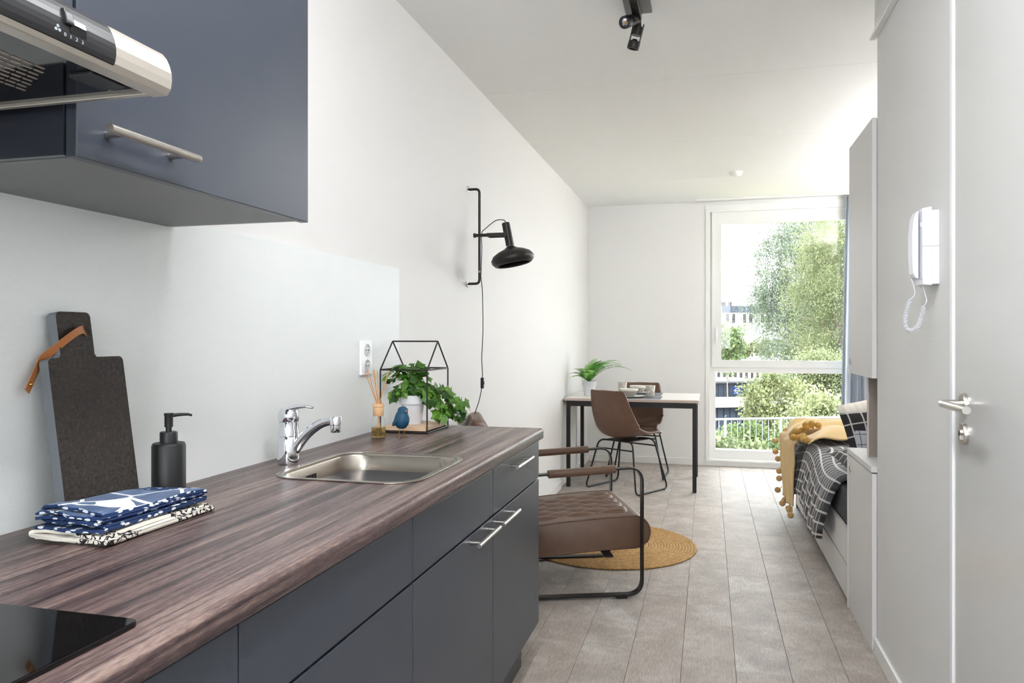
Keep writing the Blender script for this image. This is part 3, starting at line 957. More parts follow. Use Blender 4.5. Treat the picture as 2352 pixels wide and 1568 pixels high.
towel('tea_towel', 'folded blue tea towel with white brush lines, on top', 0.092, 0.234, 1.038, 1.294, 0.9348, 5, 0.0058, towel_blue(), 5, towel_dash(), 0.5)

# ------------------------------------------------------------------ reed diffuser
dx, dy = 0.098, 2.398
df = thing('reed_diffuser', 'glass reed diffuser with wooden cap', 'reed diffuser', (dx, dy, 0.915))
M_clear = glass_pane(); M_clear.name = 'clear_glass'
M_oil = mat('amber_oil', (222, 186, 110), 0.1); setin(bsdf(M_oil), 'Transmission Weight', 0.85); setin(bsdf(M_oil), 'IOR', 1.2)
o = MB().lathe([(0, 0.9155), (0.023, 0.9155), (0.0252, 0.918), (0.0252, 0.966), (0.023, 0.98), (0.018, 0.988), (0.016, 0.992)], 32, (dx, dy, 0)).build('bottle', M_clear, df, smooth=True)
MB().lathe([(0, 0.9175), (0.0225, 0.9175), (0.0238, 0.92), (0.0238, 0.951), (0, 0.951)], 28, (dx, dy, 0)).build('oil', M_oil, df, smooth=False)
M_capw = mat('beech', (214, 172, 128), 0.55)
o = MB().lathe([(0.0175, 0.990), (0.0185, 0.992), (0.0185, 1.018), (0.0175, 1.0195), (0.0192, 1.021), (0.0192, 1.030), (0.018, 1.032), (0, 1.032)], 28, (dx, dy, 0)).build('cap', M_capw, df); autosmooth(o, 35)
M_reed = mat('rattan_reed', (206, 150, 96), 0.7)
for k, (ax, ay, zt) in enumerate([(-0.045, -0.012, 1.145), (-0.036, -0.004, 1.142), (-0.03, -0.02, 1.148), (-0.022, 0.006, 1.15), (-0.012, -0.008, 1.147), (-0.006, 0.004, 1.146), (0.032, 0.008, 1.142), (0.038, 0.0, 1.145)]):
    c_, s_ = math.cos(0.25), math.sin(0.25)
    ex_, ey_ = ax * c_ , ax * s_ * 0.4 + ay
    MB().tube([(dx - ex_*0.22, dy - ey_*0.22, 0.921), (dx + ex_*0.12, dy + ey_*0.12, 1.033), (dx + ex_, dy + ey_, zt)], 0.0016, 6).build('reed', M_reed, df)

# ------------------------------------------------------------------ bird figurine
bx_, by_ = 0.178, 2.412
bd = thing('bird_figurine', 'small blue bird figurine on wire legs', 'figurine', (bx_, by_, 0.915), rz=-0.5)
M_bird = mat('bird_blue', (22, 74, 104), 0.55, bump=(160, 0.4, 0.001))
S_ = 0.1 / 0.105
body = MB()
def bird_pt(u, v):
    # u along the axis from belly bottom to head top
    zs_ = [0.030, 0.034, 0.045, 0.060, 0.074, 0.084, 0.092, 0.100, 0.106, 0.109]
    rs_ = [0.0005, 0.014, 0.0235, 0.0265, 0.0235, 0.0185, 0.0175, 0.0165, 0.011, 0.0005]
    xs_ = [0.0, 0.0, -0.001, 0.0, 0.002, 0.004, 0.006, 0.007, 0.006, 0.005]
    t = u * (len(zs_) - 1); i = min(int(t), len(zs_) - 2); f = t - i
    z = zs_[i] + (zs_[i+1]-zs_[i])*f; r = rs_[i] + (rs_[i+1]-rs_[i])*f; x = xs_[i] + (xs_[i+1]-xs_[i])*f
    a = 2*PI*v
    return (x + r*1.05*math.cos(a), r*math.sin(a), z)
body.grid(27, 24, bird_pt)
bo = body.build('body', M_bird, bd, smooth=True, world=False)
for s in (-1, 1):
    MB().grid(10, 12, lambda u, v, s=s: (-0.004 + 0.018*math.cos(PI*u)*(1) * 0.9, s*(0.0245 + 0.0045*math.sin(PI*u)*math.sin(2*PI*v)), 0.058 + 0.012*math.cos(PI*u)*0.9 + 0.011*math.sin(PI*u)*math.cos(2*PI*v) - 0.002)).build('wing', M_bird, bd, smooth=True, world=False)
MB().tube([(-0.018, 0.004, 0.045), (-0.03, 0.008, 0.055), (-0.036, 0.01, 0.074), (-0.037, 0.01, 0.084)], [0.010, 0.010, 0.008, 0.003], 10, section=[(0.45*math.cos(2*PI*k/10), math.sin(2*PI*k/10)) for k in range(10)]).build('tail', M_bird, bd, smooth=True, world=False)
MB().lathe([(0.004, 0), (0.0025, 0.004), (0, 0.009)], 10, (0.0215, 0, 0.094), axis=(1, 0, -0.25)).build('beak', mat('beak_gold', (196, 130, 90), 0.4), bd, world=False)
for s in (-1, 1):
    MB().lathe([(0, 0.0016), (0.0014, 0.001), (0.0018, 0)], 8, (0.0185, s*0.0115, 0.1), axis=(0.7, s*0.7, 0.1)).build('eye', M_blackpl, bd, world=False)
    lg = MB().tube([(0.0, s*0.011, 0.032), (0.001, s*0.011, 0.004)], 0.0011, 6)
    for a in (-0.7, 0, 0.7, PI):
        lg.tube([(0.001, s*0.011, 0.004), (0.001 + 0.006*math.cos(a), s*0.011 + 0.006*math.sin(a), 0.0035), (0.001 + 0.013*math.cos(a), s*0.011 + 0.013*math.sin(a), 0.0008)], 0.0008, 5)
    lg.build('leg', M_brass, bd, world=False)

# ------------------------------------------------------------------ house-shaped wire frame
wf = thing('wire_house', 'black wire house frame with wooden base around the ivy', 'decoration', (0.135, 2.64, 0.915))
fx0, fx1, fy0, fy1, fz0, fz1, fz2 = 0.045, 0.226, 2.53, 2.752, 0.9185, 1.143, 1.246
fym = (fy0 + fy1) / 2
rods = []
for z in (fz0, fz1):
    rods += [((fx0, fy0, z), (fx1, fy0, z)), ((fx1, fy0, z), (fx1, fy1, z)), ((fx1, fy1, z), (fx0, fy1, z)), ((fx0, fy1, z), (fx0, fy0, z))]
rods += [((x, y, fz0), (x, y, fz1)) for x in (fx0, fx1) for y in (fy0, fy1)]
for x in (fx0, fx1):
    rods += [((x, fy0, fz1), (x, fym, fz2)), ((x, fym, fz2), (x, fy1, fz1))]
rods.append(((fx0, fym, fz2), (fx1, fym, fz2)))
for a, b in rods:
    MB().cyl(a, b, 0.0029, 10).build('rod', M_black, wf)
def pine():
    m = mat('pale_pine', (222, 190, 158), 0.6)
    v = coords(m, 'Object', (6, 60, 60))
    L(m, ramp(m, noise(m, v, 2, 3), [(0.3, (206, 170, 136)), (0.7, (230, 202, 174))]), bsdf(m).inputs['Base Color'])
    return m
MB().box(fx0 + 0.006, fx1 - 0.008, fy0 + 0.008, fy1 - 0.008, 0.9225, 0.9375).build('base_board', pine(), wf, bevel=0.001)

# ------------------------------------------------------------------ ivy in a white pot
ipx, ipy, ipz = 0.128, 2.635, 0.938
iv = thing('potted_ivy', 'trailing green ivy in a white pot inside the wire house', 'plant', (ipx, ipy, ipz))
M_pot = mat('white_glaze', (222, 223, 228), 0.4)
def pot(parent, x, y, z, r0, r1, h_, m):
    o = MB().lathe([(0, z), (r0, z), (r0 + (r1-r0)*0.66, z + h_*0.68), (r1*1.03, z + h_*0.70), (r1*1.06, z + h_), (r1*0.98, z + h_), (r1*0.92, z + h_*0.8), (0, z + h_*0.8)], 36, (x, y, 0)).build('pot', m, parent)
    autosmooth(o, 35)
    MB().lathe([(0, 0), (r1*0.9, 0)], 20, (x, y, z + h_*0.86)).build('soil', mat('soil', (48, 38, 30), 0.95), parent)
pot(iv, ipx, ipy, ipz, 0.034, 0.048, 0.108, M_pot)
# leaf shapes
ivy_out = [(0, 0), (0.14, -0.10), (0.44, -0.20), (0.47, 0.06), (0.66, 0.34), (0.40, 0.44), (0.26, 0.62), (0, 1.0), (-0.26, 0.62), (-0.40, 0.44), (-0.66, 0.34), (-0.47, 0.06), (-0.44, -0.20), (-0.14, -0.10)]
def leaf_mesh(sc_, fold):
    vs = [(0, 0.3 * sc_, 0.02 * sc_)] + [(x*sc_, y*sc_, -abs(x)*fold*sc_ - 0.25*sc_*max(0, y - 0.4)**2) for x, y in ivy_out]
    n = len(ivy_out)
    return vs, [(0, 1 + i, 1 + (i+1) % n) for i in range(n)]
protos = []
for s_, fo in ((0.034, 0.35), (0.028, 0.2), (0.04, 0.5), (0.022, 0.1)):
    vs, fs = leaf_mesh(s_, fo)
    me = bpy.data.meshes.new('leaf'); me.from_pydata(vs, [], fs); me.materials.append(M_ivy)
    protos.append(me)
rnd = random.Random(3)
def add_leaf(p, out_dir):
    o = bpy.data.objects.new('leaf', rnd.choice(protos)); COL.objects.link(o); o.parent = iv
    d_ = Vector(out_dir).normalized()
    # leaf normal mostly outward and up, tip hangs down/outward
    nrm = (d_ + Vector((0.25, -0.5, 0.35)) + Vector((rnd.uniform(-.7, .7), rnd.uniform(-.7, .7), rnd.uniform(-.5, .7)))).normalized()
    tip = Vector((rnd.uniform(-1, 1), rnd.uniform(-.6, .6), rnd.uniform(-0.9, 0.5))) + d_ * 0.6
    tip = (tip - nrm * tip.dot(nrm)).normalized()
    xax = tip.cross(nrm)
    R = Matrix((xax, tip, nrm)).transposed()
    o.matrix_local = Matrix.Translation(Vector(p) - Vector((ipx, ipy, ipz))) @ R.to_4x4()
stems = [
    [(ipx, ipy, 1.03), (ipx - 0.01, ipy, 1.09), (ipx - 0.05, ipy - 0.01, 1.12), (ipx - 0.085, ipy - 0.02, 1.11)],
    [(ipx, ipy, 1.03), (ipx + 0.0, ipy + 0.01, 1.1), (ipx - 0.02, ipy + 0.0, 1.135), (ipx - 0.05, ipy, 1.145)],
    [(ipx, ipy, 1.03), (ipx + 0.02, ipy, 1.11), (ipx + 0.03, ipy - 0.01, 1.14), (ipx + 0.05, ipy, 1.13)],
    [(ipx, ipy, 1.03), (ipx + 0.01, ipy - 0.03, 1.08), (ipx - 0.03, ipy - 0.05, 1.07), (ipx - 0.05, ipy - 0.055, 1.045)],
    [(ipx, ipy, 1.03), (ipx + 0.03, ipy - 0.02, 1.08), (ipx + 0.06, ipy - 0.02, 1.06), (ipx + 0.085, ipy - 0.03, 1.02)],
    [(ipx, ipy, 1.03), (ipx + 0.05, ipy + 0.01, 1.07), (ipx + 0.11, ipy + 0.02, 1.06), (ipx + 0.16, ipy + 0.03, 1.03), (ipx + 0.19, ipy + 0.03, 0.99)],
    [(ipx, ipy, 1.03), (ipx + 0.06, ipy + 0.03, 1.06), (ipx + 0.12, ipy + 0.04, 1.03), (ipx + 0.15, ipy + 0.04, 0.985), (ipx + 0.165, ipy + 0.03, 0.965)],
    [(ipx, ipy, 1.03), (ipx + 0.06, ipy + 0.0, 1.05), (ipx + 0.11, ipy + 0.0, 1.01), (ipx + 0.125, ipy + 0.0, 0.975)],
]
for sti, st in enumerate(stems):
    pts = spline(st, 8)
    MB().tube(pts, 0.0013, 5).build('stem', mat('ivy_stem', (92, 104, 52), 0.6) if sti == 0 else bpy.data.materials['ivy_stem'], iv)
    for i, p in enumerate(pts[3:]):
        for q in range(1 + (i % 2)):
            add_leaf((p.x + rnd.uniform(-.02, .02), p.y + rnd.uniform(-.02, .02), p.z + rnd.uniform(-.015, .02)), (p.x - ipx, p.y - ipy, p.z - 1.02))

# ------------------------------------------------------------------ wall lamp
wl = thing('swing_arm_lamp', 'black wall lamp on a vertical rail with wide shade', 'lamp', (0.0, 3.687, 1.78))
LY = 3.687
for z in (2.023, 1.533):
    o = MB().lathe([(0, 0), (0.016, 0), (0.016, 0.006), (0.008, 0.010), (0, 0.010)], 20, (0, LY, z), axis=(1, 0, 0)).build('wall_flange', M_chrome, wl); autosmooth(o, 40)
MB().tube(fillet([(0.008, LY, 2.020), (0.066, LY, 2.020), (0.066, LY, 1.536), (0.008, LY, 1.536)], 0.022, 6), 0.0066, 14).build('rail', M_black, wl, smooth=True)
MB().cyl((0.066, LY, 1.592), (0.066, LY, 1.602), 0.0074, 16).build('clip', mat('clip_grey', (150, 148, 144), 0.4), wl)
ar = MB().cyl((0.036, LY, 1.783), (0.046, LY, 1.783), 0.012, 16).cyl((0.046, LY, 1.783), (0.118, LY, 1.783), 0.0085, 16)
o = ar.build('arm_joint', M_black, wl); autosmooth(o, 40)
o = MB().box(0.112, 0.215, LY - 0.026, LY - 0.022, 1.771, 1.79).box(0.116, 0.215, LY + 0.022, LY + 0.026, 1.771, 1.79).box(0.112, 0.116, LY - 0.026, LY + 0.026, 1.771, 1.79).build('yoke', M_black, wl, bevel=0.001)
ax = Vector((-0.20, 0.0, 1.0)).normalized()
c0 = Vector((0.218, LY, 1.775))
o = MB().lathe([(0, -0.05), (0.0205, -0.05), (0.0205, 0.066), (0.0185, 0.068), (0.0185, 0.055), (0, 0.055)], 28, c0, axis=ax).build('neck', M_black, wl); autosmooth(o, 40)
shade_o = MB().lathe([(0.019, -0.055), (0.034, -0.066), (0.068, -0.078), (0.096, -0.094), (0.110, -0.115), (0.107, -0.132), (0.094, -0.147), (0.088, -0.149), (0.083, -0.144), (0.097, -0.13), (0.1, -0.115), (0.087, -0.1), (0.056, -0.085), (0.02, -0.075), (0, -0.073)], 44, c0, axis=ax).build('shade', M_black, wl, smooth=True)
cap_ = c0 + ax * 0.075
MB().tube(spline([c0 + ax*0.055, cap_, cap_ + Vector((-0.012, -0.004, 0.008)), (0.155, LY - 0.012, 1.853), (0.105, LY - 0.016, 1.815), (0.082, LY - 0.014, 1.79), (0.082, LY - 0.010, 1.72), (0.078, LY - 0.008, 1.61), (0.076, LY - 0.006, 1.57), (0.08, LY - 0.004, 1.53), (0.083, LY, 1.46), (0.085, LY, 1.30), (0.078, LY + 0.002, 1.16), (0.082, LY + 0.002, 1.06), (0.08, LY + 0.002, 1.04), (0.076, LY, 0.99), (0.062, LY, 0.93), (0.040, LY, 0.865), (0.05, LY, 0.85), (0.04, LY, 0.83), (0.012, LY, 0.80), (0.006, LY, 0.6), (0.005, LY, 0.35)], 6), 0.0022, 8).build('cord', M_black, wl, smooth=True)
o = MB().box(0.073, 0.089, LY - 0.006, LY + 0.008, 1.0, 1.055).box(0.088, 0.092, LY - 0.003, LY + 0.005, 1.02, 1.036).build('cord_switch', M_blackpl, wl, bevel=0.002)

# ------------------------------------------------------------------ ceiling spot fixture
cs_ = thing('spot_fixture', 'black ceiling fixture with two adjustable spotlights', 'ceiling light', (0.925, 2.95, ZC))
M_plate = mat('spot_plate', (112, 112, 116), 0.4)
MB().box(0.872, 0.978, 2.62, 3.125, ZC - 0.012, ZC - 0.0005).build('mounting_plate', M_plate, cs_, bevel=0.001)
MB().box(0.905, 0.937, 2.66, 3.10, ZC - 0.05, ZC - 0.012).build('rail', M_black, cs_, bevel=0.002)
def spot(piv, direction, lens):
    d_ = Vector(direction).normalized()
    p = Vector(piv)
    z_ = d_.cross(Vector((0, 1, 0))).normalized() if abs(d_.y) < 0.9 else Vector((1, 0, 0))
    sp_ = MB().lathe([(0, 0.0), (0.02, 0.0), (0.0215, 0.004), (0.0215, 0.034), (0.0, 0.034)], 24, p, axis=d_).build('spot_body', M_black, cs_); autosmooth(sp_, 40)
    for s in (-1, 1):
        off = z_ * (0.0205 * s)
        MB().tube([p + off - d_*0.012, p + off + d_*0.066], 0.009, section=[(0.18, 1), (-0.18, 1), (-0.18, -1), (0.18, -1)], up=z_).build('bracket', M_black, sp_)
    r_ = MB().lathe([(0.0235, 0.058), (0.0245, 0.06), (0.0245, 0.086), (0.0235, 0.088), (0.016, 0.088), (0.016, 0.06)], 28, p, axis=d_).build('spot_ring', M_black, sp_); autosmooth(r_, 40)
    MB().lathe([(0.0, 0.05), (0.011, 0.05), (0.0155, 0.066), (0.0158, 0.078)], 24, p, axis=d_).build('lens', M_chrome, sp_, smooth=True)
    MB().lathe([(0, 0.08), (0.0055, 0.079), (0.006, 0.074)], 12, p, axis=d_).build('emitter', mat('emitter_amber', (214, 170, 110), 0.4), sp_)
spot((0.912, 3.055, ZC - 0.06), (-0.36, -0.78, -0.42), True)
spot((0.925, 3.085, ZC - 0.08), (-0.26, 0.10, -0.95), False)
MB().cyl((0.921, 3.055, ZC - 0.02), (0.914, 3.055, ZC - 0.062), 0.010, 14).cyl((0.922, 3.083, ZC - 0.02), (0.925, 3.085, ZC - 0.088), 0.013, 14).build('joints', M_black, cs_)

sm = thing('smoke_detector', 'small white round smoke detector on the ceiling', 'smoke detector', (1.415, 6.36, ZC))
o = MB().lathe([(0, -0.035), (0.03, -0.034), (0.045, -0.026), (0.05, -0.012), (0.05, 0.0)], 32, (1.415, 6.36, ZC)).build('housing', M_white, sm, smooth=True)
MB().lathe([(0.052, -0.01), (0.055, -0.006), (0.055, 0.0)], 32, (1.415, 6.36, ZC)).build('ring', M_white, sm, smooth=True)

# ------------------------------------------------------------------ door phone
dp = thing('door_phone', 'white wall-mounted door phone with coiled cord', 'door phone', (1.85, 2.47, 1.52))
MB().box(1.829, 1.85, 2.428, 2.520, 1.416, 1.632).build('back_plate', M_phone, dp, bevel=0.002)
MB().prism([(1.83, 1.412), (1.806, 1.415), (1.804, 1.638), (1.83, 1.642)], 1, 2.428, 2.520).build('base', M_phone, dp, bevel=0.002)
MB().box(1.8035, 1.806, 2.432, 2.452, 1.432, 1.63).build('speaker_strip', mat('phone_shade', (206, 208, 216), 0.5), dp)
MB().box(1.8015, 1.806, 2.433, 2.445, 1.584, 1.598).build('button', M_pvc, dp, bevel=0.001)
MB().box(1.803, 1.85, 2.4272, 2.4282, 1.5265, 1.5275).build('seam', mat('phone_seam', (150, 150, 160), 0.5), dp)
prof = [(1.801, 1.432), (1.792, 1.436), (1.786, 1.45), (1.783, 1.50), (1.783, 1.56), (1.787, 1.61), (1.795, 1.632), (1.801, 1.634)]
MB().prism(prof, 1, 2.452, 2.503).build('handset', M_phone, dp, bevel=0.004, seg=3)
hc_path = spline([(1.786, 2.478, 1.436), (1.793, 2.478, 1.415), (1.796, 2.478, 1.388), (1.785, 2.485, 1.372), (1.775, 2.488, 1.335), (1.772, 2.488, 1.305), (1.778, 2.487, 1.285), (1.79, 2.482, 1.282), (1.804, 2.475, 1.295), (1.812, 2.468, 1.322), (1.817, 2.462, 1.352), (1.822, 2.46, 1.362), (1.823, 2.46, 1.375), (1.812, 2.46, 1.415)], 24)
cl = [0.0]
for a, b in zip(hc_path, hc_path[1:]): cl.append(cl[-1] + (b - a).length)
i0, i1 = 24*3, 24*10
coil = []; tot = cl[i1] - cl[i0]; turns = 38; ns = turns * 9
t_prev = None; nrm = None
for k in range(ns + 1):
    s = cl[i0] + tot * k / ns
    j = max(i for i in range(i0, i1 + 1) if cl[i] <= s + 1e-9); j = min(j, i1 - 1)
    f = (s - cl[j]) / max(cl[j+1] - cl[j], 1e-9)
    p = hc_path[j].lerp(hc_path[j+1], f); t = (hc_path[j+1] - hc_path[j]).normalized()
    if nrm is None: nrm = t.orthogonal().normalized()
    nrm = (nrm - t * nrm.dot(t)).normalized(); bn = t.cross(nrm)
    a = 2*PI*turns*k/ns
    coil.append(p + (nrm*math.cos(a) + bn*math.sin(a)) * 0.0052)
cdm = MB().tube(hc_path[:i0 + 1] + coil + hc_path[i1:], 0.0015, 6)
cdm.build('coiled_cord', M_phone, dp, smooth=True)

# ================================================================== DINING TABLE
tb = thing('dining_table', 'white-topped table with square black steel legs', 'table', (0.57, 6.66, 0))
tx0, tx1, ty0, ty1, tz = 0.018, 1.125, 6.27, 7.05, 0.752
MB().box(tx0, tx1, ty0, ty1, tz - 0.024, tz).build('table_top', M_tabletop, tb, bevel=0.002)
MB().box(tx0 - 0.0005, tx1 + 0.0005, ty0 - 0.0006, ty1 + 0.0006, tz - 0.023, tz - 0.0035).build('edge_band', M_cardboard, tb)
for x in (tx0 + 0.018, tx1 - 0.05):
    for y in (ty0 + 0.012, ty1 - 0.044):
        MB().box(x, x + 0.032, y, y + 0.032, 0, tz - 0.024).build('leg', M_black, tb, bevel=0.002)
for y in (ty0 + 0.016, ty1 - 0.04):
    MB().box(tx0 + 0.05, tx1 - 0.05, y, y + 0.024, tz - 0.07, tz - 0.024).build('rail', M_black, tb)
for x in (tx0 + 0.02, tx1 - 0.046):
    MB().box(x, x + 0.024, ty0 + 0.044, ty1 - 0.044, tz - 0.07, tz - 0.024).build('rail', M_black, tb)

# ------------------------------------------------------------------ dining chairs
def dining_chair(loc, rz, label):
    t = thing('dining_chair', label, 'chair', (*loc, 0), rz, 'leather dining chairs at the table')
    prof = [(0.235, 0.452, 0.215), (0.20, 0.464, 0.222), (0.10, 0.452, 0.232), (0.0, 0.440, 0.238), (-0.10, 0.436, 0.240), (-0.165, 0.450, 0.240), (-0.205, 0.485, 0.240), (-0.228, 0.54, 0.238), (-0.245, 0.62, 0.228), (-0.262, 0.71, 0.210), (-0.278, 0.79, 0.192), (-0.285, 0.822, 0.180), (-0.287, 0.832, 0.160)]
    pr = spline([(a, b, c) for a, b, c in prof], 3)
    n = len(pr) - 1
    def fn(u, v):
        i = int(round(u * n)); x, z, w = pr[i]
        s = 2*v - 1
        k = i / n
        a, b = pr[max(i-1, 0)], pr[min(i+1, n)]
        tx, tz_ = (b.x - a.x), (b.y - a.y)
        l_ = math.hypot(tx, tz_) or 1
        nx, nz = -tz_ / l_ * -1, tx / l_ * -1     # inward normal (up on the seat, forward on the back)
        bulge = (0.085 * math.exp(-((k - 0.49) / 0.22) ** 2) + 0.03) * min(1, k / 0.3) ** 1.5
        q = abs(s) ** 2.4
        e = w * s * (1 - 0.06 * q)
        return (x + nx * bulge * q, e, z + nz * bulge * q)
    sh = MB().grid(n, 18, fn).build('seat_shell', M_leather2, t, smooth=True, world=False, solid=0.022, subd=1, off=-1)
    for s in (-1, 1):
        y1, y0 = s * 0.17, s * 0.255
        path = fillet([(-0.10, s*0.05, 0.412), (-0.135, y1, 0.412), (-0.21, y0, 0.010), (0.24, y0, 0.010), (0.165, y1, 0.418), (0.12, s*0.05, 0.42)], 0.05, 6)
        lg = MB().tube(path, 0.0075, 10).build('sled_leg', M_black, t, smooth=True, world=False)
        for x in (-0.16, 0.19):
            MB().cyl((x, y0, 0.0), (x, y0, 0.006), 0.008, 8).build('glide', M_blackpl, lg, world=False)
    for x, z in ((-0.148, 0.345), (0.176, 0.36)):
        MB().cyl((x, -0.184, z), (x, 0.184, z), 0.006, 8).build('crossbar', M_black, t, world=False)
    MB().box(-0.13, 0.16, -0.12, 0.12, 0.408, 0.416).build('seat_plate', M_black, t, world=False)
    return t
dining_chair((0.53, 6.31), math.radians(60), 'brown leather bucket chair with its back to the kitchen')
dining_chair((0.575, 6.98), math.radians(-93), 'brown leather bucket chair behind the table facing the kitchen')

# ------------------------------------------------------------------ tableware
def placemat(x0, x1, y0, y1, label):
    o = MB().box(x0, x1, y0, y1, tz + 0.0003, tz + 0.0028).build('placemat', mat('slate_placemat', (112, 114, 122), 0.7, bump=(400, 0.2, 0.0005)))
    tag(o, label, 'placemat', 'grey placemats on the table')
placemat(0.42, 0.82, 6.285, 6.60, 'grey placemat at the front edge of the table')
placemat(0.37, 0.80, 6.66, 7.02, 'grey placemat at the rear edge of the table')
M_cer = mat('cream_ceramic', (228, 222, 212), 0.35)
def ceramic_rings(name, freq, thr, zig=0.0):
    m = mat(name, (228, 222, 212), 0.4)
    tc = N(m, 'ShaderNodeTexCoord'); sep = N(m, 'ShaderNodeSeparateXYZ'); L(m, tc.outputs['Object'], sep.inputs[0])
    z = sep.outputs[2]
    at = math_(m, 'ARCTAN2', sep.outputs[1], sep.outputs[0])
    if zig:
        tri = math_(m, 'PINGPONG', math_(m, 'MULTIPLY', at, 34 / (2*PI)), 0.5)
        z = math_(m, 'ADD', z, math_(m, 'MULTIPLY', tri, zig))
    fr_ = math_(m, 'FRACT', math_(m, 'MULTIPLY', z, freq))
    nz = N(m, 'ShaderNodeTexNoise'); nz.inputs['Scale'].default_value = 20
    f = math_(m, 'LESS_THAN', fr_, thr)
    if not zig:
        f = math_(m, 'MULTIPLY', f, math_(m, 'GREATER_THAN', noise(m, tc.outputs['Object'], 26, 2), 0.42))
    if zig:
        f = math_(m, 'MULTIPLY', f, math_(m, 'LESS_THAN', sep.outputs[2], 0.052))
    L(m, mix(m, f, (230, 224, 214), (62, 50, 46)), bsdf(m).inputs['Base Color'])
    return m
M_cup = ceramic_rings('striped_cup', 150, 0.33)
M_bowl = ceramic_rings('zigzag_bowl', 92, 0.5, 0.008)
M_platec = mat('grey_plate', (196, 194, 192), 0.35)
def cup(x, y, label):
    t = thing('cup', label, 'cup', (x, y, tz + 0.0035), group='striped cups on the table')
    MB().lathe([(0, 0.001), (0.031, 0.001), (0.033, 0.004), (0.042, 0.096), (0.0405, 0.098), (0.039, 0.096), (0.0305, 0.006), (0, 0.006)], 32).build('cup_wall', M_cup, t, smooth=True, world=False)
def bowl(x, y, z, label):
    t = thing('bowl', label, 'bowl', (x, y, z), group='zigzag bowls on the table')
    MB().lathe([(0, 0.0), (0.036, 0.0), (0.044, 0.006), (0.064, 0.034), (0.076, 0.066), (0.0745, 0.068), (0.072, 0.066), (0.06, 0.036), (0.04, 0.008), (0, 0.007)], 40).build('bowl_wall', M_bowl, t, smooth=True, world=False)
def plate(x, y, r, label):
    t = thing('plate', label, 'plate', (x, y, tz + 0.003), group='plates on the table')
    MB().lathe([(0, 0.0), (r*0.6, 0.0), (r*0.9, 0.007), (r, 0.014), (r*0.985, 0.0155), (r*0.88, 0.0095), (r*0.58, 0.004), (0, 0.004)], 44).build('dish', M_platec, t, smooth=True, world=False)
plate(0.565, 6.43, 0.115, 'grey plate under the front zigzag bowl')
plate(0.585, 6.86, 0.115, 'grey plate under the rear zigzag bowl')
bowl(0.55, 6.43, tz + 0.0075, 'black and cream zigzag bowl on the front plate')
bowl(0.585, 6.86, tz + 0.0075, 'black and cream zigzag bowl on the rear plate')
cup(0.722, 6.50, 'cream striped cup beside the front bowl')
cup(0.44, 6.92, 'cream striped cup between the fern and the rear bowl')

# ------------------------------------------------------------------ fern
fx, fy = 0.185, 6.58
fe = thing('potted_fern', 'bright green fern in a white pot on the table', 'plant', (fx, fy, tz))
pot(fe, fx, fy, tz + 0.0005, 0.045, 0.06, 0.125, M_pot)
rnd = random.Random(21)
fronds = [(-175, .27, .62), (-150, .24, .75), (-120, .2, .8), (-60, .26, .7), (-25, .30, .72), (0, .31, .55), (20, .27, .85), (50, .22, .9), (90, .2, .95), (130, .22, .8), (165, .25, .95), (-90, .24, .45), (-40, .2, 1.15), (75, .2, 1.25), (200, .18, 1.2), (110, .24, 1.3), (-165, .24, .5), (-135, .25, .55), (-105, .22, .7), (-75, .25, .55), (-48, .24, .9), (-12, .25, .95), (35, .28, .65), (-170, .2, 1.0), (-20, .18, 1.3)]
for (az, ln, el) in fronds:
    a = math.radians(az + rnd.uniform(-8, 8))
    dirh = Vector((math.cos(a), math.sin(a), 0))
    ln *= 1.42
    if dirh.x < -0.3: ln *= 0.6
    p0 = Vector((fx, fy, tz + 0.112))
    npt = 22; pts = []
    e = el + 0.35
    p = p0.copy()
    for k in range(npt + 1):
        pts.append(p.copy())
        e2 = e - 1.55 * (k / npt) ** 1.3
        p = p + (dirh * math.cos(e2) + Vector((0, 0, math.sin(e2)))) * (ln / npt)
    mb = MB().tube(pts, [0.0018 * (1 - 0.7*k/npt) for k in range(npt + 1)], 4)
    side = Vector((-dirh.y, dirh.x, 0))
    for k in range(3, npt):
        t = k / npt
        w = 0.046 * math.sin(PI * min(1, t * 0.9 + 0.12)) ** 0.8 + 0.004
        tg = (pts[k+1] - pts[k]).normalized()
        for s in (-1, 1):
            for hlf in (0.0,):
                b_ = pts[k].lerp(pts[k+1], hlf)
                wd = ln / npt * 0.33
                tipp = b_ + side * s * w + tg * w * 0.35 + Vector((0, 0, -0.10 * w + rnd.uniform(-.003, .003)))
                midp = b_ + side * s * w * 0.5 + tg * w * 0.12 + Vector((0, 0, 0.05 * w))
                mb.add([b_ - tg*wd, b_ + tg*wd, midp + tg*wd*1.1, tipp, midp - tg*wd*0.9], [(0, 1, 2, 3, 4)])
    mb.build('frond', M_fern, fe, recalc=False)

# ================================================================== RUG
rg = thing('round_rug', 'round braided jute rug on the floor', 'rug', (0.62, 4.59, 0))
NR = 29
for k in range(NR):
    r0, r1 = 0.515 * k / NR, 0.515 * (k + 1) / NR
    rm, ra = (r0 + r1) / 2, (r1 - r0) / 2
    nn = max(16, int(24 + k * 6))
    sec = [(0.6*math.sin(2*PI*j/8), math.cos(2*PI*j/8)) for j in range(8)]
    ring = [(rm*math.cos(2*PI*j/nn), rm*math.sin(2*PI*j/nn), 0.0058 + 0.0006*math.sin(j*2.1 + k)) for j in range(nn)]
    MB().tube(ring, ra * 1.04, section=sec, closed=True, up=(0, 0, 1)).build('braid', M_jute, rg, smooth=True, world=False)

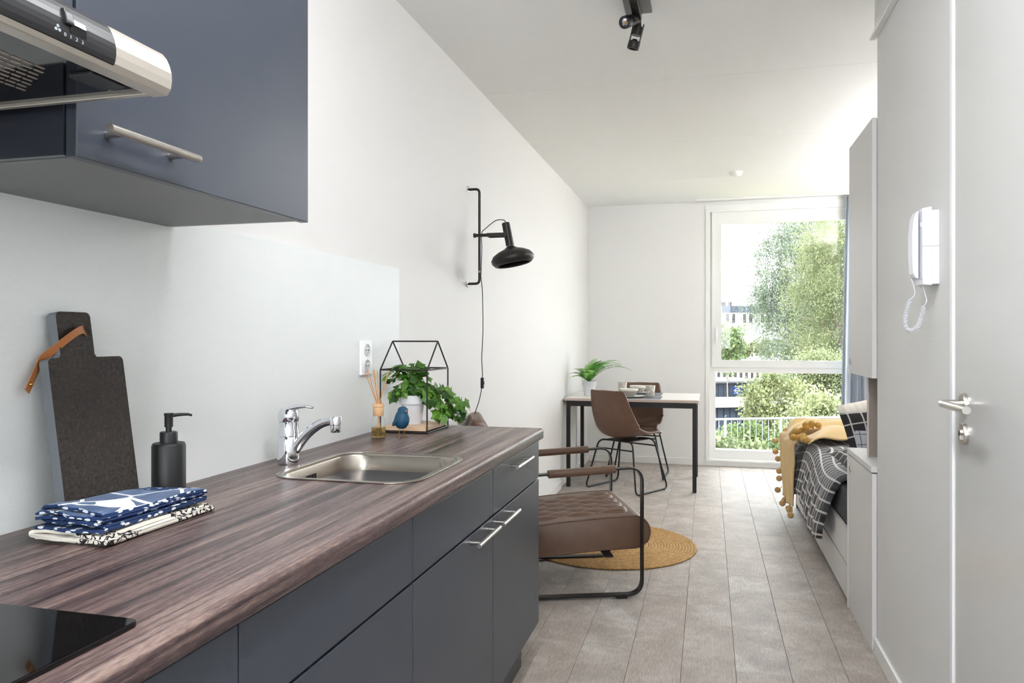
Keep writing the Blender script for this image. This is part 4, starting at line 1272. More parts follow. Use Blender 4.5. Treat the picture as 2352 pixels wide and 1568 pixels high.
# ================================================================== ARMCHAIR
AA = math.radians(20.5)
Hd, Sd = Vector((math.cos(AA), math.sin(AA), 0)), Vector((-math.sin(AA), math.cos(AA), 0))
FO = Vector((0.772, 4.005, 0)) - Hd * 0.36
ac = thing('armchair', 'brown quilted leather armchair on a flat black steel frame', 'armchair', tuple(FO), AA)
sec = [(0.16, 1), (-0.16, 1), (-0.16, -1), (0.16, -1)]
for s in (-1, 1):
    y = s * 0.325
    lp = fillet([(0.362, y, 0.016), (0.362, y, 0.632), (-0.41, y, 0.585), (-0.41, y, 0.016)], 0.075, 8, closed=True)
    fr_ = MB().tube(lp, 0.021, closed=True, section=[(1, 0.2), (-1, 0.2), (-1, -0.2), (1, -0.2)], up=(0, 1, 0)).build('side_frame', M_black, ac, world=False, bevel=0.001, seg=1)
    for x in (0.26, -0.30):
        MB().box(x - 0.025, x + 0.025, y - 0.018, y + 0.018, 0.0, 0.012).build('foot_pad', M_blackpl, fr_, world=False)
    def armz(x): return 0.585 + (0.632 - 0.585) * (x + 0.41) / 0.772
    ap = [(x, y, armz(x)) for x in (-0.10, -0.096, -0.02, 0.07, 0.17, 0.226, 0.23)]
    MB().tube(ap, [0.021, 0.0235, 0.0235, 0.0235, 0.0235, 0.0235, 0.021], section=[(math.copysign(abs(math.cos(2*PI*k/20))**0.7, math.cos(2*PI*k/20)) * 0.8, math.copysign(abs(math.sin(2*PI*k/20))**0.7, math.sin(2*PI*k/20)) * 1.12) for k in range(20)], up=(0, 0, 1)).build('arm_pad', M_leather, ac, smooth=True, world=False)
for x, z in ((-0.38, 0.02), (0.2, 0.20), (-0.25, 0.165)):
    MB().box(x - 0.02, x + 0.02, -0.325, 0.325, z - 0.004, z + 0.004).build('cross_brace', M_black, ac, world=False)
# seat cushion: rounded front slab, tilted back
tilt = math.radians(5)
def seat_xf(x, y, z):
    return (x*math.cos(tilt) - z*math.sin(tilt) * 1.0 + 0.0, y, 0.28 + x*math.sin(tilt) + z*math.cos(tilt))
sp_prof = []
hh = 0.082
for k in range(13):
    a = -PI/2 + PI*k/12
    sp_prof.append((0.335 + 0.082*math.cos(a), hh*math.sin(a)))
sp_prof += [(0.2, hh + 0.006), (0.0, hh + 0.008), (-0.2, hh + 0.004), (-0.3, hh), (-0.33, 0.0), (-0.3, -0.07), (-0.1, -0.072), (0.15, -0.072)]
SW = 0.305
mb = MB(); n_ = len(sp_prof); vs = []
yy = [-SW, -SW + 0.004, -SW + 0.015] + [-SW + 0.015 + (2*SW - 0.03)*k/6 for k in range(1, 6)] + [SW - 0.015, SW - 0.004, SW]
for y in yy:
    edge = 0.93 if abs(abs(y) - SW) < 1e-6 else 0.985 if abs(y) > SW - 0.006 else 1.0
    for (x, z) in sp_prof: vs.append(seat_xf(x * (1 if edge == 1 else edge*0.5 + 0.5), y, z * edge))
fs = [(j*n_ + i, j*n_ + (i+1) % n_, (j+1)*n_ + (i+1) % n_, (j+1)*n_ + i) for j in range(len(yy)-1) for i in range(n_)]
fs += [tuple(range(n_))[::-1], tuple(range((len(yy)-1)*n_, len(yy)*n_))]
mb.add(vs, fs)
seat = mb.build('seat_cushion', M_leather, ac, world=False); autosmooth(seat, 45)
for s in (-1, 1):
    MB().tube([seat_xf(x*0.985, s*(SW - 0.002), z*0.985) for x, z in sp_prof[3:18]], 0.0042, 6).build('piping', M_leather, seat, smooth=True, world=False)
QX0, QX1, QY = -0.29, 0.362, 0.235
def quilt(u, v):
    x = QX0 + (QX1 - QX0)*u; y = -QY + 2*QY*v
    a = (x / 0.088 + y / 0.05) ; b = (x / 0.088 - y / 0.05)
    ha = abs(math.sin(PI*a/2)); hb = abs(math.sin(PI*b/2))
    puff = 0.016 * (ha*hb) ** 0.45
    em = min(1, min(u, 1-u)*25, min(v, 1-v)*18)
    base = hh + 0.004
    if x > 0.30: base -= 0.9*(x - 0.30)**2 / 0.082 * 1.15
    return seat_xf(x, y, base + puff*em - 0.004*(1-em))
MB().grid(120, 90, quilt).build('quilted_top', M_leather, seat, smooth=True, world=False)
# backrest: reclined, ribbed
rec = math.radians(24)
def back_xf(t, y, n):   # t up the back, n forward
    return (-0.205 - t*math.sin(rec) + n*math.cos(rec), y, 0.30 + t*math.cos(rec) + n*math.sin(rec))
def back_pt(u, v):
    t = 0.62 * u; y = -SW + 2*SW*v
    rib = 0.008 * abs(math.sin(PI * v * 13)) ** 0.6
    edge = min(1, (min(v, 1-v)*12))
    top = math.sqrt(max(0, 1 - max(0, (t - 0.56)/0.06)**2))
    bot = min(1, u*14)
    return back_xf(t, y, 0.045*top*min(1, edge**0.5 + 0.001)*bot**0.5 + rib*top*edge)
def back_pt2(u, v):
    t = 0.62 * u; y = -SW + 2*SW*v
    edge = min(1, (min(v, 1-v)*12))
    top = math.sqrt(max(0, 1 - max(0, (t - 0.56)/0.06)**2))
    return back_xf(t, y, -0.045*top*min(1, edge**0.5 + 0.001))
bk = MB().grid(40, 104, back_pt).grid(20, 40, back_pt2).build('backrest', M_leather, ac, smooth=True, world=False, recalc=False)

# ================================================================== BED ALCOVE
BX = 1.832
lc = thing('bedside_cabinet', 'pale cabinet with round finger-hole door at the head of the bed', 'cabinet', (2.3, 3.53, 0))
MB().box(BX + 0.02, 2.88, 3.275, 3.80, 0.0, 0.722).build('body', M_cab, lc)
MB().box(BX + 0.003, BX + 0.021, 3.268, 3.80, 0.0, 0.02).build('plinth', M_cab, lc)
MB().box(BX - 0.004, 2.88, 3.266, 3.806, 0.722, 0.746).build('top_panel', M_cab, lc, bevel=0.001)
cdr = MB().box(BX, BX + 0.018, 3.268, 3.797, 0.012, 0.716).build('door', M_cabw, lc, bevel=0.001)
MB().box(BX - 0.003, BX + 0.03, 3.797, 3.808, 0.0, 0.746).build('side_panel', M_cab, lc)
def finger(parent, y, z):
    MB().lathe([(0.0165, 0.0), (0.0165, 0.003), (0.0145, 0.004), (0.0125, 0.003), (0.0125, -0.004)], 24, (BX, y, z), axis=(-1, 0, 0)).build('finger_ring', M_steel, parent, smooth=True)
    MB().lathe([(0, 0.0006), (0.0125, 0.0006)], 20, (BX, y, z), axis=(-1, 0, 0)).build('finger_hole', M_dark, parent)
finger(cdr, 3.745, 0.655)
np_ = MB().box(1.868, 2.2, 3.525, 3.54, 0.746, 1.099).build('niche_panel', M_taupe, lc)
np_['label'] = 'taupe upright panel in the open niche'
MB().box(1.864, 1.868, 3.524, 3.541, 0.746, 1.099).build('panel_edge', mat('edge_light', (214, 202, 196), 0.5), np_)
uc = thing('wall_wardrobe', 'tall white wall cupboard above the bedside niche', 'cupboard', (2.3, 3.5, 1.099))
MB().box(BX + 0.02, 2.45, 3.275, 3.775, 1.099, 2.135).build('body', M_cab, uc)
ud = MB().box(BX, BX + 0.018, 3.268, 3.775, 1.097, 2.137).build('door', M_cabw, uc, bevel=0.001)
finger(ud, 3.735, 1.152)

bed = thing('bed', 'built-in bed with pale drawer fronts', 'bed', (2.35, 4.9, 0))
MB().box(BX + 0.04, 2.88, 3.81, 5.93, 0.03, 0.345).build('body', M_cab, bed)
MB().box(BX - 0.002, 2.88, 5.925, 5.95, 0.0, 0.37).build('foot_panel', M_taupe, bed)
for (a, b, z0, z1) in ((3.812, 4.888, 0.03, 0.182), (3.812, 4.888, 0.192, 0.352), (4.894, 5.922, 0.03, 0.352)):
    tp_ = 0.0
    MB().box(BX, BX + 0.018, a, b, z0, z1).build('drawer_front', M_cabw, bed, bevel=0.0015)
MB().box(BX + 0.022, BX + 0.04, 3.812, 5.92, 0.176, 0.2).build('drawer_gap', M_taupe, bed)
MB().box(BX + 0.03, 2.86, 3.815, 5.92, 0.0, 0.03).build('plinth', M_taupe, bed)
mt_ = MB().prism(rrect(BX + 0.008, 2.87, 3.84, 5.92, 0.04, 5), 2, 0.352, 0.53).build('mattress', mat('charcoal_sheet', (70, 70, 74), 0.9), None, bevel=0.025, seg=4)
tag(mt_, 'mattress with charcoal fitted sheet on the built-in bed', 'mattress')

def grid_cloth(name, base, line, sp=0.062, lw=0.006, double=True, hatch=None):
    m = mat(name, base, 0.9, sheen=0.15)
    uvn = N(m, 'ShaderNodeUVMap'); sep = N(m, 'ShaderNodeSeparateXYZ'); L(m, uvn.outputs[0], sep.inputs[0])
    fs_ = []
    for ax_ in (0, 1):
        p = math_(m, 'MODULO', math_(m, 'ADD', sep.outputs[ax_], 10 * sp), sp)
        f = math_(m, 'LESS_THAN', p, lw)
        if double:
            g = math_(m, 'MULTIPLY', math_(m, 'GREATER_THAN', p, lw*0.36), math_(m, 'LESS_THAN', p, lw*0.64))
            f = math_(m, 'SUBTRACT', f, math_(m, 'MULTIPLY', g, 0.65))
        fs_.append(f)
    f = math_(m, 'MAXIMUM', fs_[0], fs_[1])
    b = base
    if hatch:
        cmb = N(m, 'ShaderNodeCombineXYZ')
        L(m, math_(m, 'MULTIPLY', sep.outputs[0], 12.0), cmb.inputs[0]); L(m, math_(m, 'MULTIPLY', sep.outputs[1], 120.0), cmb.inputs[1])
        st_ = noise(m, cmb.outputs[0], 1.0, 2)
        b = ramp(m, st_, [(0.42, base), (0.6, hatch)])
        add_bump(m, 0, 0.5, 0.004, height=st_)
    L(m, mix(m, f, b, line), bsdf(m).inputs['Base Color'])
    return m
M_duvet = grid_cloth('duvet_black_grid', (30, 28, 30), (226, 224, 222), 0.064, 0.0105, True, (84, 86, 92))
M_pilB = grid_cloth('pillow_black_grid', (40, 37, 38), (206, 202, 198), 0.062, 0.0065)
M_pilG = grid_cloth('pillow_grey_grid', (176, 176, 186), (60, 58, 62), 0.05, 0.004)
M_pilW = mat('pillow_cream', (236, 228, 214), 0.9)
def stripes():
    v_ = N(M_pilW, 'ShaderNodeUVMap'); s_ = N(M_pilW, 'ShaderNodeSeparateXYZ'); L(M_pilW, v_.outputs[0], s_.inputs[0])
    f = math_(M_pilW, 'GREATER_THAN', math_(M_pilW, 'FRACT', math_(M_pilW, 'MULTIPLY', s_.outputs[0], 30)), 0.5)
    L(M_pilW, mix(M_pilW, f, (238, 232, 222), (231, 224, 213)), bsdf(M_pilW).inputs['Base Color'])
stripes()

# duvet: lies over the mattress and hangs over the near side
def wob(a, b, k=1.0): return math.sin(a*3.1 + 1.7*math.sin(b*2.3)) * k
def duvet_pt(u, v):
    # u: 0 at the wall side -> 1 at the hem; v: 0 near the pillows -> 1 at the foot
    top = 0.80
    y0 = 3.90
    y = y0 + (5.93 - y0) * v
    hem = 0.355 - 0.04 * math.sin(PI * min(1, v*1.1)) + 0.03 * math.sin(v * 9)
    tot_ = top + hem
    s = u * tot_
    xe = BX - 0.012
    zt = 0.572 + 0.022 * math.sin(v * 11 + 2) * 0.4 + 0.012 * math.sin(u * 9)
    r = 0.075
    if s < top - r:
        x, z = xe + top - s - 0.0, zt + 0.012 * wob(s*4, v*6)
        z += 0.02 * (1 - abs(2 * s / top - 1))
    elif s < top - r + r * PI/2:
        a = (s - (top - r)) / r
        x, z = xe + r - r * math.sin(a), zt - r + r * math.cos(a)
    else:
        dwn = s - (top - r) - r * PI/2
        fold = 0.014 * math.sin(v * 26 + 3 * u) * min(1, dwn / 0.12)
        x = xe - 0.006 - 0.045 * min(1, dwn / 0.25) - abs(fold)
        z = zt - r - dwn
        # near corner sweeps back toward the foot as it falls
    pull = max(0, s - 0.45) / (tot_ - 0.45)
    y = y + 0.36 * pull ** 1.3 * (1 - v) ** 1.6
    return (x, y, z)
o = MB().grid(70, 110, duvet_pt, lambda u, v: (u * 1.15 + 0.03, v * 1.9 + 0.03)).build('duvet', M_duvet, None, smooth=True, solid=0.028, off=0, recalc=False)
tag(o, 'black duvet with white window-pane grid hanging over the bed side', 'duvet')

def pillow(name, label, c, size, rot, m, cat='pillow'):
    w, l_, th = size
    R = Euler(rot).to_matrix()
    b = MB()
    for sgn in (1, -1):
        def fn(u, v, sgn=sgn):
            a, d_ = 2*u - 1, 2*v - 1
            k = (max(0, 1 - abs(a)**2.6) * max(0, 1 - abs(d_)**2.6)) ** 0.55
            pin = 1 - 0.05 * (1 - abs(a)**2) * abs(d_)**3
            pin2 = 1 - 0.05 * (1 - abs(d_)**2) * abs(a)**3
            p = Vector((a * w/2 * pin2, d_ * l_/2 * pin, sgn * th/2 * k + 0.006*math.sin(a*5 + d_*7)*k))
            return tuple(R @ p + Vector(c))
        b.grid(24, 24, fn, lambda u, v: (u * w + 0.03, v * l_ + 0.03))
    o = b.build(name, m, None, smooth=True)
    return tag(o, label, cat)
pillow('pillow', 'black grid pillow lying with its corner over the bed edge', (2.12, 4.10, 0.655), (0.56, 0.42, 0.13), (0.1, -0.10, 0.15), M_pilB)
pillow('pillow', 'black grid pillow propped up behind the niche', (2.14, 3.985, 0.762), (0.58, 0.35, 0.11), (math.radians(70), math.radians(-8), 0.05), M_pilB)
pillow('pillow', 'cream striped pillow standing behind the black pillows', (2.22, 4.36, 0.80), (0.62, 0.40, 0.16), (math.radians(60), math.radians(-16), -0.05), M_pilW)
pillow('cushion', 'small grey checked cushion seen through the niche', (2.05, 3.872, 0.71), (0.34, 0.24, 0.05), (math.radians(82), math.radians(-4), 0.0), M_pilG, 'cushion')

# throw blanket
M_throw = mat('mustard_throw', (216, 186, 136), 0.95, sheen=0.3, bump=(300, 0.4, 0.001))
M_pom = mat('pompom_mustard', (190, 146, 62), 0.95, sheen=0.3, bump=(260, 0.9, 0.003))
M_pom2 = mat('pompom_sand', (204, 164, 108), 0.95, sheen=0.3, bump=(260, 0.9, 0.003))
th = thing('throw_blanket', 'mustard pom-pom throw draped over the foot of the bed', 'blanket', (1.9, 5.5, 0.6))
def throw_pt(u, v):
    top = 0.72
    hem = 0.44
    s = u * (top + hem)
    xe = BX - 0.075
    zt = 0.628
    r = 0.085
    y = 5.16 + 0.62 * v + 0.10 * math.sin(u * 3.2) - 0.06 * u
    wr = 0.018 * math.sin(v * 17 + 5 * u) + 0.012 * math.sin(v * 31 + 2)
    if s < top - r:
        x, z = xe + top - s, zt + wr + 0.055 * math.exp(-((v - 0.55) / 0.25) ** 2) * (1 - u) + 0.02
    elif s < top - r + r * PI / 2:
        a = (s - (top - r)) / r
        x, z = xe + r - r * math.sin(a), zt - r + r * math.cos(a) + wr * math.cos(a) + 0.02
    else:
        d_ = s - (top - r) - r * PI / 2
        x, z = xe - 0.01 - abs(wr) * 1.4 - 0.02 * d_, zt - r - d_ + 0.02
        y += (0.5 - v) * 0.35 * d_
    return (x, y, z)
tm = MB().grid(60, 60, throw_pt).build('cloth', M_throw, th, smooth=True, solid=0.008, off=0, recalc=False)
def fold_pt(u, v):
    s = u
    x = 1.86 + 0.36 * (1 - u) + 0.03 * math.sin(v * 5)
    y = 5.02 + 0.30 * v - 0.10 * u
    z = 0.655 + 0.035 * math.sin(PI * v) + 0.018 * math.sin(u * 9 + v * 4) - 0.055 * u ** 4
    return (x - 0.07 * u, y, z)
MB().grid(24, 24, fold_pt).build('folded_flap', M_throw, th, smooth=True, solid=0.01, off=0, recalc=False)
rnd = random.Random(8)
pme = []
for q in range(3):
    bm = bmesh.new(); bmesh.ops.create_icosphere(bm, subdivisions=3, radius=0.021)
    for v in bm.verts: v.co *= 1 + rnd.uniform(-0.07, 0.07)
    me = bpy.data.meshes.new('pompom'); bm.to_mesh(me); bm.free()
    me.polygons.foreach_set('use_smooth', [True]*len(me.polygons))
    me.materials.append(M_pom if q < 2 else M_pom2); pme.append(me)
def pompom(p, anchor, kind):
    o = bpy.data.objects.new('pompom', pme[kind]); COL.objects.link(o); o.parent = th
    o.location = PM[th.name].inverted() @ Vector(p)
    o.rotation_euler = (rnd.random()*6, rnd.random()*6, 0)
    MB().tube([anchor, (Vector(anchor) + Vector(p)) / 2 + Vector((rnd.uniform(-.006, .006), rnd.uniform(-.006, .006), 0)), p], 0.003, 5).build('string', M_throw, th)
for k in range(5):            # along the outer hem
    a = Vector(throw_pt(1.0, 0.02 + 0.22 * k))
    pompom((a.x - 0.012, a.y, a.z - 0.035 - rnd.uniform(0, .03)), tuple(a), 2)
for k in range(12):           # diagonal row where the flap lies over the bed edge
    f = k / 11
    a = Vector(throw_pt(0.50 + 0.17 * f + rnd.uniform(-.015, .015), 0.0 + 0.28 * f * f))
    pompom((a.x - 0.012 - rnd.uniform(0, .012), a.y - 0.03 + rnd.uniform(-.02, .01), a.z + 0.03 + rnd.uniform(-.008, .012)), tuple(a), k % 2)
for k in range(5):            # second row on the folded flap
    a = Vector(fold_pt(1.0, 0.1 + 0.2 * k))
    pompom((a.x - 0.02 - rnd.uniform(0, .03), a.y - 0.012, a.z + rnd.uniform(0, .02)), tuple(a), k % 2)
for k in range(7):            # far edge, dangling beside the cloth
    a = Vector(throw_pt(0.62 + 0.058 * k, 1.0))
    pompom((a.x - 0.012 - rnd.uniform(0, .03), a.y + rnd.uniform(-.01, .02), a.z - 0.02 - rnd.uniform(0, .03)), tuple(a), 2)

# ------------------------------------------------------------------ curtain and rail
M_curt = mat('grey_blue_curtain', (182, 190, 203), 0.85, sheen=0.2)
cu = thing('curtain', 'grey-blue floor-length curtain at the bed side of the window', 'curtain', (2.62, 7.52, 0))
def cur_pt(u, v):
    x0 = 2.44 - 0.05 * (1 - v) ** 0.8
    x = x0 + (2.88 - x0) * u
    return (x + 0.006*math.sin(u*60), 7.535 + 0.045 * math.sin(u * 2*PI*6.5 + 0.6), 0.015 + (2.575 - 0.015) * v)
MB().grid(140, 20, cur_pt).build('cloth', M_curt, cu, smooth=True, solid=0.003, off=0, recalc=False)
rl = tag(MB().box(1.09, 2.89, 7.50, 7.525, ZC - 0.018, ZC - 0.0005).build('curtain_rail', M_white, bevel=0.002), 'white curtain rail fixed to the ceiling before the window', 'curtain rail')

# ================================================================== OUTSIDE
GZ = -3.0
def UV(u, v, w):   # world point at depth w along the camera axis, from image coordinates (used for layout numbers only)
    r, d_ = (u - 1176) / FPX * w, (v - 775) / FPX * w
    C_, S__ = math.cos(YAW), math.sin(YAW)
    return Vector((1.2 + r*C_ - w*S__, r*S__ + w*C_, 1.26 - d_))
M_ground = mat('paving_outside', (120, 116, 108), 0.9, bump=(3, 0.3, 0.02))
struct(MB().box(-80, 80, 8.3, 140, GZ - 0.2, GZ).build('ground_outside', M_ground), 'pale ground outside below the window', 'ground')

# railing on the bank in front of the window
M_galv = mat('galvanised_steel', (112, 116, 120), 0.6, 0.0)
ra = UV(1640, 963, 12.2); rb = UV(1990, 975, 12.6)
rz = ra.z
rl_ = thing('railing', 'galvanised steel bar railing outside the window', 'railing', (ra.x, ra.y, rz - 1.0))
dirr = Vector((rb.x - ra.x, rb.y - ra.y, 0)); ln = dirr.length; dirr.normalize()
st_ = ra - dirr * 1.2; st_.z = 0
tot_l = ln + 2.0
def rp(t, z): p = st_ + dirr * t; return (p.x, p.y, z)
for z in (rz, rz - 0.92):
    MB().tube([rp(0, z), rp(tot_l, z)], 0.02, 8).build('rail', M_galv, rl_)
k = 0; t = 0.0
while t < tot_l:
    post = k % 9 == 4
    MB().cyl(rp(t, rz - (1.06 if post else 0.92)), rp(t, rz), 0.022 if post else 0.006, 8).build('post' if post else 'bar', M_galv, rl_)
    t += 0.107; k += 1
bank = MB().box(-12, 22, 8.5, 14.2, GZ, rz - 1.03).build('embankment', mat('bank_soil', (120, 118, 84), 0.95)); struct(bank, 'planted bank under the railing outside', 'bank')

# flat-roofed shed with dark blue-grey cladding
def corrugated(name, rgb, width):
    m = mat(name, rgb, 0.6)
    return m
M_clad = mat('dark_blue_cladding', (46, 53, 66), 0.8, spec=0.1)
M_roof = mat('pale_roof', (132, 128, 120), 0.9)
def clad_block(name, label, a, b, depth, ztop, pitch, m, roofm, roof_over=0.15):
    """box block whose front runs from a to b (xy), depth away from the camera"""
    a = Vector((a.x, a.y, 0)); b = Vector((b.x, b.y, 0))
    d_ = (b - a).normalized(); nn = Vector((-d_.y, d_.x, 0)); ln_ = (b - a).length
    t = thing(name, label, 'shed', tuple(a + Vector((0, 0, GZ))), math.atan2(d_.y, d_.x))
    MB().box(0, ln_, 0.02, depth, 0, ztop - GZ - 0.06).build('body', m, t, world=False)
    MB().box(-roof_over, ln_ + roof_over, -roof_over, depth + roof_over, ztop - GZ - 0.06, ztop - GZ).build('roof', roofm, t, world=False)
    x = 0.0; proto = None
    while x < ln_ - 0.01:
        if proto is None:
            proto = MB().box(0.01, pitch - 0.01, -0.012, 0.03, 0.02, ztop - GZ - 0.08).build('cladding_board', m, t, world=False); o = proto
        else:
            o = proto.copy(); COL.objects.link(o); o.parent = t
        o.location = (x, 0, 0)
        x += pitch
    return t
clad_block('storage_shed', 'dark clad storage shed with pale flat roof behind the railing', UV(1560, 930, 18), UV(1797, 933, 18.4), 2.0, 1.26 - 155*18/FPX, 0.16, M_clad, M_roof)
shed2 = clad_block('bike_shed', 'grey-blue clad shed with a blue sign', UV(1600, 877, 26), UV(1757, 879, 26.5), 2.4, 1.26 - 101*26/FPX, 0.2, mat('grey_blue_cladding', (52, 58, 70), 0.8, spec=0.1), mat('grey_roof', (80, 82, 86), 0.8))
# the blue sign on it
sg = thing('blue_sign', 'square blue sign with a white ring on the far shed', 'sign', tuple(UV(1692, 897, 25.8)), math.atan2(-math.sin(-YAW), math.cos(YAW)) * 0 + 0.0)
w_ = 25.8 / FPX
M_sblue = mat('sign_blue', (20, 44, 104), 0.7, spec=0.1); M_swhite = mat('sign_white', (140, 142, 146), 0.7)
MB().box(-8.5*w_, 8.5*w_, 0, 0.02, -9*w_, 9*w_).build('sign_plate', M_sblue, sg, world=False)
MB().ring([(1.2*w_ + 5.4*w_*math.cos(2*PI*k/28), 0.6*w_ + 5.4*w_*math.sin(2*PI*k/28)) for k in range(28)], [(1.2*w_ + 3.9*w_*math.cos(2*PI*k/28), 0.6*w_ + 3.9*w_*math.sin(2*PI*k/28)) for k in range(28)], 1, -0.012, 0.0).build('ring_mark', M_swhite, sg, world=False)
MB().box(-6.5*w_, 6.5*w_, -0.013, 0.0, -0.4*w_, 1.4*w_).box(-6*w_, -3*w_, -0.013, 0, -6.8*w_, -5.6*w_).box(-1.5*w_, 4.5*w_, -0.013, 0, -6.8*w_, -5.6*w_).build('print_lines', M_swhite, sg, world=False)

# far apartment building
M_render = mat('white_render', (150, 150, 150), 0.9); M_dkband = mat('slate_band', (52, 57, 68), 0.9, spec=0.1)
M_fpane = mat('far_glass', (44, 40, 44), 0.6, spec=0.1)
WB = 60.0
pa = UV(1560, 775, WB); pb = UV(1990, 775, WB + 1.5)
d_ = Vector((pb.x - pa.x, pb.y - pa.y, 0)); lnb = d_.length
bl = thing('apartment_building', 'white apartment block with bands of windows far behind the trees', 'building', (pa.x, pa.y, GZ), math.atan2(d_.y, d_.x))
pxm = WB / FPX
def bz(v): return 1.26 - (v - 775) * pxm - GZ
def bxx(u): return (u - 1560) * pxm * 1.02
MB().box(0, lnb, 0, 10, 0, bz(703)).build('wall', M_render, bl, world=False)
MB().box(bxx(1660), lnb, -0.15, 9.8, bz(717), bz(702)).build('slate_fascia', M_dkband, bl, world=False)
MB().box(bxx(1672), bxx(1860), 2.5, 9, bz(702), bz(682)).build('roof_storey', M_render, bl, world=False)
def far_window(u0, u1, v0, v1, dy=0.0):
    f = MB().ring([(bxx(u0), bz(v1)), (bxx(u1), bz(v1)), (bxx(u1), bz(v0)), (bxx(u0), bz(v0))], [(bxx(u0) + .07, bz(v1) + .07), (bxx(u1) - .07, bz(v1) + .07), (bxx(u1) - .07, bz(v0) - .07), (bxx(u0) + .07, bz(v0) - .07)], 1, dy - 0.06, dy + 0.04).build('window', M_pvc, bl, world=False)
    MB().box(bxx(u0) + .06, bxx(u1) - .06, dy - 0.02, dy + 0.0, bz(v1) + .06, bz(v0) - .06).build('pane', M_fpane, f, world=False)
for (u0, u1) in ((1666, 1678), (1680, 1692), (1706, 1718), (1720, 1733), (1748, 1760), (1762, 1775)):
    far_window(u0, u1, 718, 743)
for (u0, u1) in ((1681, 1697), (1699, 1712)):
    far_window(u0, u1, 687, 701, 2.5)
for (u0, u1) in ((1708, 1719), (1722, 1733), (1736, 1748)):
    far_window(u0, u1, 786, 806)
for k in range(11):
    far_window(1646 + 13*k, 1657 + 13*k, 853, 872)

# trees and shrubs
def leaf_cloud(n, fn, size, droop=0.3, seed=1):
    g = np.random.default_rng(seed)
    P = np.array([fn(g) for _ in range(n)])
    d1 = g.normal(size=(n, 3)); d1[:, 2] -= droop * 2; d1 /= np.linalg.norm(d1, axis=1)[:, None]
    d2 = np.cross(d1, g.normal(size=(n, 3))); d2 /= np.linalg.norm(d2, axis=1)[:, None]
    s = size * g.uniform(0.6, 1.3, n)[:, None]
    A = P - d2*s*0.35; B_ = P + d1*s*0.5 ; C_ = P + d2*s*0.35; D_ = P - d1*s*0.5
    V = np.stack([D_, A, B_, C_], 1).reshape(-1, 3)
    F = np.arange(4*n).reshape(-1, 4)
    return V.tolist(), F.tolist()
def crown_fn(c, rad, clumps, seed, clump_r=0.35, hang=0.0):
    g0 = np.random.default_rng(seed)
    cc = []
    while len(cc) < clumps:
        p = g0.uniform(-1, 1, 3)
        if 0.25 < np.linalg.norm(p) < 1: cc.append(p)
    cc = np.array(cc) * rad + c
    ns = 14
    off = g0.normal(size=(len(cc), ns, 2)) * clump_r * np.mean(rad) * 0.5
    sl = g0.uniform(0.3, 1.0, size=(len(cc), ns)) * hang * 0.6
    def fn(g):
        i = g.integers(len(cc)); q = cc[i]
        if hang:
            k = g.integers(ns); t = g.uniform()
            w = 0.05 + 0.05 * t
            return q + np.array([off[i, k, 0] + g.normal() * w, off[i, k, 1] + g.normal() * w, 0.25 - t * sl[i, k]])
        return q + g.normal(size=3) * clump_r * np.mean(rad) * 0.5
    return fn
M_bark = mat('bark', (110, 100, 88), 0.9)
def tree(name, label, c, rad, n, size, m, seed, clumps=60, hang=0.0, droop=0.3, cat='tree', base=None, clump_r=0.35):
    base = GZ if base is None else base
    t = thing(name, label, cat, (c[0], c[1], base), group='greenery outside the window')
    V, F = leaf_cloud(n, crown_fn(np.array(c), np.array(rad), clumps, seed, clump_r, hang), size, droop, seed)
    mb = MB(); mb.v = [tuple(p) for p in V]; mb.f = F
    o = mb.build('crown', m, t, recalc=False); o['kind'] = 'stuff'
    tr = MB().tube([(c[0], c[1], base), (c[0] + 0.05, c[1], (base + c[2]) / 2), (c[0], c[1] + 0.05, c[2] + rad[2]*0.5)], [0.05*rad[2]*0.6, 0.04*rad[2]*0.6, 0.01*rad[2]], 8).build('trunk', M_bark, t, smooth=True)
    g = random.Random(seed)
    for k in range(6):
        a = g.uniform(0, 2*PI); z = c[2] - rad[2]*0.5 + k*rad[2]*0.17
        MB().tube([(c[0], c[1], z), (c[0] + rad[0]*0.4*math.cos(a), c[1] + rad[1]*0.4*math.sin(a), z + rad[2]*0.25), (c[0] + rad[0]*0.8*math.cos(a), c[1] + rad[1]*0.8*math.sin(a), z + rad[2]*0.3)], [0.02*rad[2], 0.012*rad[2], 0.004*rad[2]], 6).build('branch', M_bark, t, smooth=True)
    return t
M_lf1 = leafmat('birch_leaf', (66, 80, 66), (104, 116, 94), 0.35, 0.6, 0.8)
M_lf2 = leafmat('willow_leaf', (96, 104, 68), (140, 144, 100), 0.35, 0.6, 0.8)
M_lf3 = leafmat('maple_leaf', (70, 90, 50), (104, 120, 68), 0.35, 0.6, 1.2)
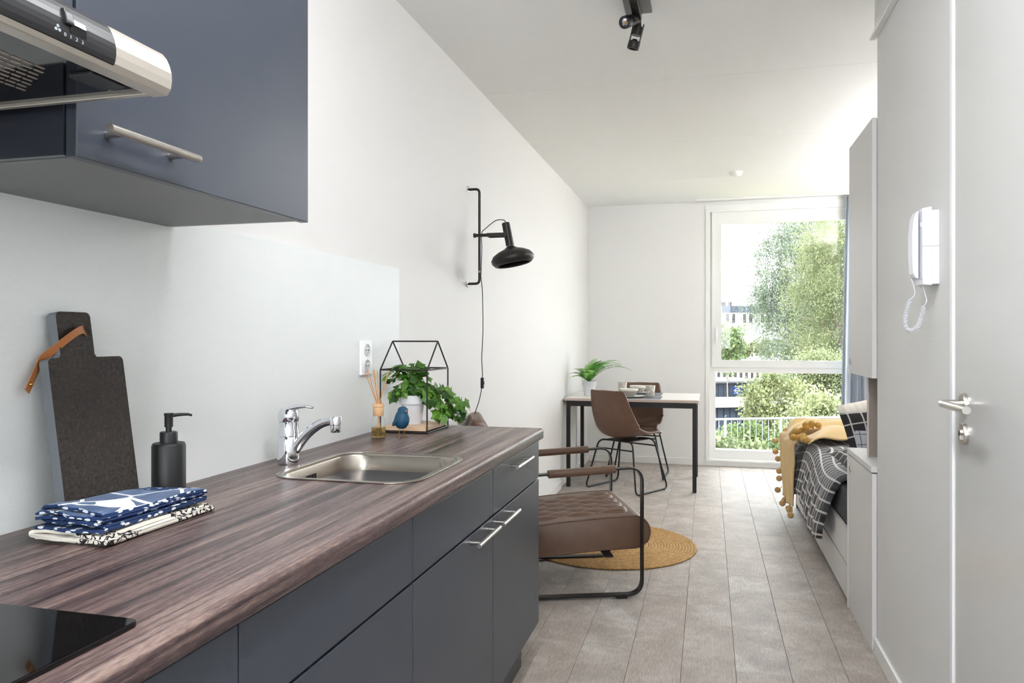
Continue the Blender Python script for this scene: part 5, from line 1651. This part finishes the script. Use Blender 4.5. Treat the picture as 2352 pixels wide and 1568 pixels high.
M_lf4 = leafmat('shrub_leaf', (84, 96, 66), (132, 138, 98), 0.35, 0.6, 1.5)
p = UV(1840, 660, 34); tree('birch_tree', 'tall grey-green birch in the middle of the window view', p, (2.1, 2.1, 3.9), 85000, 0.075, M_lf1, 4, 150, 2.6, 0.7, clump_r=0.3)
p = UV(1930, 680, 24); tree('willow_tree', 'yellow-green drooping tree beside the curtain', p, (1.45, 1.5, 3.2), 70000, 0.058, M_lf2, 9, 110, 2.4, 0.8, clump_r=0.34)
p = UV(1668, 790, 23.5); tree('maple_tree', 'small bright green tree in front of the apartment block', p, (0.48, 0.5, 0.87), 5000, 0.09, M_lf3, 14, 30, cat='tree')
p = UV(1735, 800, 40); tree('pale_tree', 'small pale tree before the white facade', p, (0.9, 0.9, 0.5), 1500, 0.14, M_lf2, 15, 20, cat='tree')
p = UV(1885, 905, 21.3); tree('tall_shrub', 'large pale green shrub below the willow', p, (1.5, 0.55, 1.05), 30000, 0.062, M_lf4, 21, 60, cat='shrub')
p = UV(1790, 930, 16.5); tree('leafy_shrub', 'leafy yellow-green shrub before the dark shed', p, (0.75, 0.6, 0.62), 8000, 0.07, M_lf2, 23, 40, cat='shrub', base=GZ)
p = UV(1905, 985, 13.6); tree('round_shrub', 'pale shrub behind the railing near the bed', p, (0.75, 0.6, 0.6), 9000, 0.06, M_lf4, 27, 40, cat='shrub', base=rz - 1.03)
p = UV(1740, 1015, 12.9); tree('low_shrub', 'green climber growing through the railing bars', p, (0.7, 0.22, 0.35), 3800, 0.055, M_lf3, 31, 30, cat='shrub', base=rz - 1.03)
p = UV(1680, 1030, 11.2); tree('ground_shrub', 'low pale shrub in front of the railing', p, (0.62, 0.4, 0.16), 2600, 0.07, M_lf4, 35, 30, cat='shrub', base=rz - 1.03)
p = UV(1810, 1035, 11.0); tree('ground_shrub', 'low green shrub in front of the railing by the bed', p, (0.5, 0.35, 0.2), 2200, 0.07, M_lf3, 36, 30, cat='shrub', base=rz - 1.03)
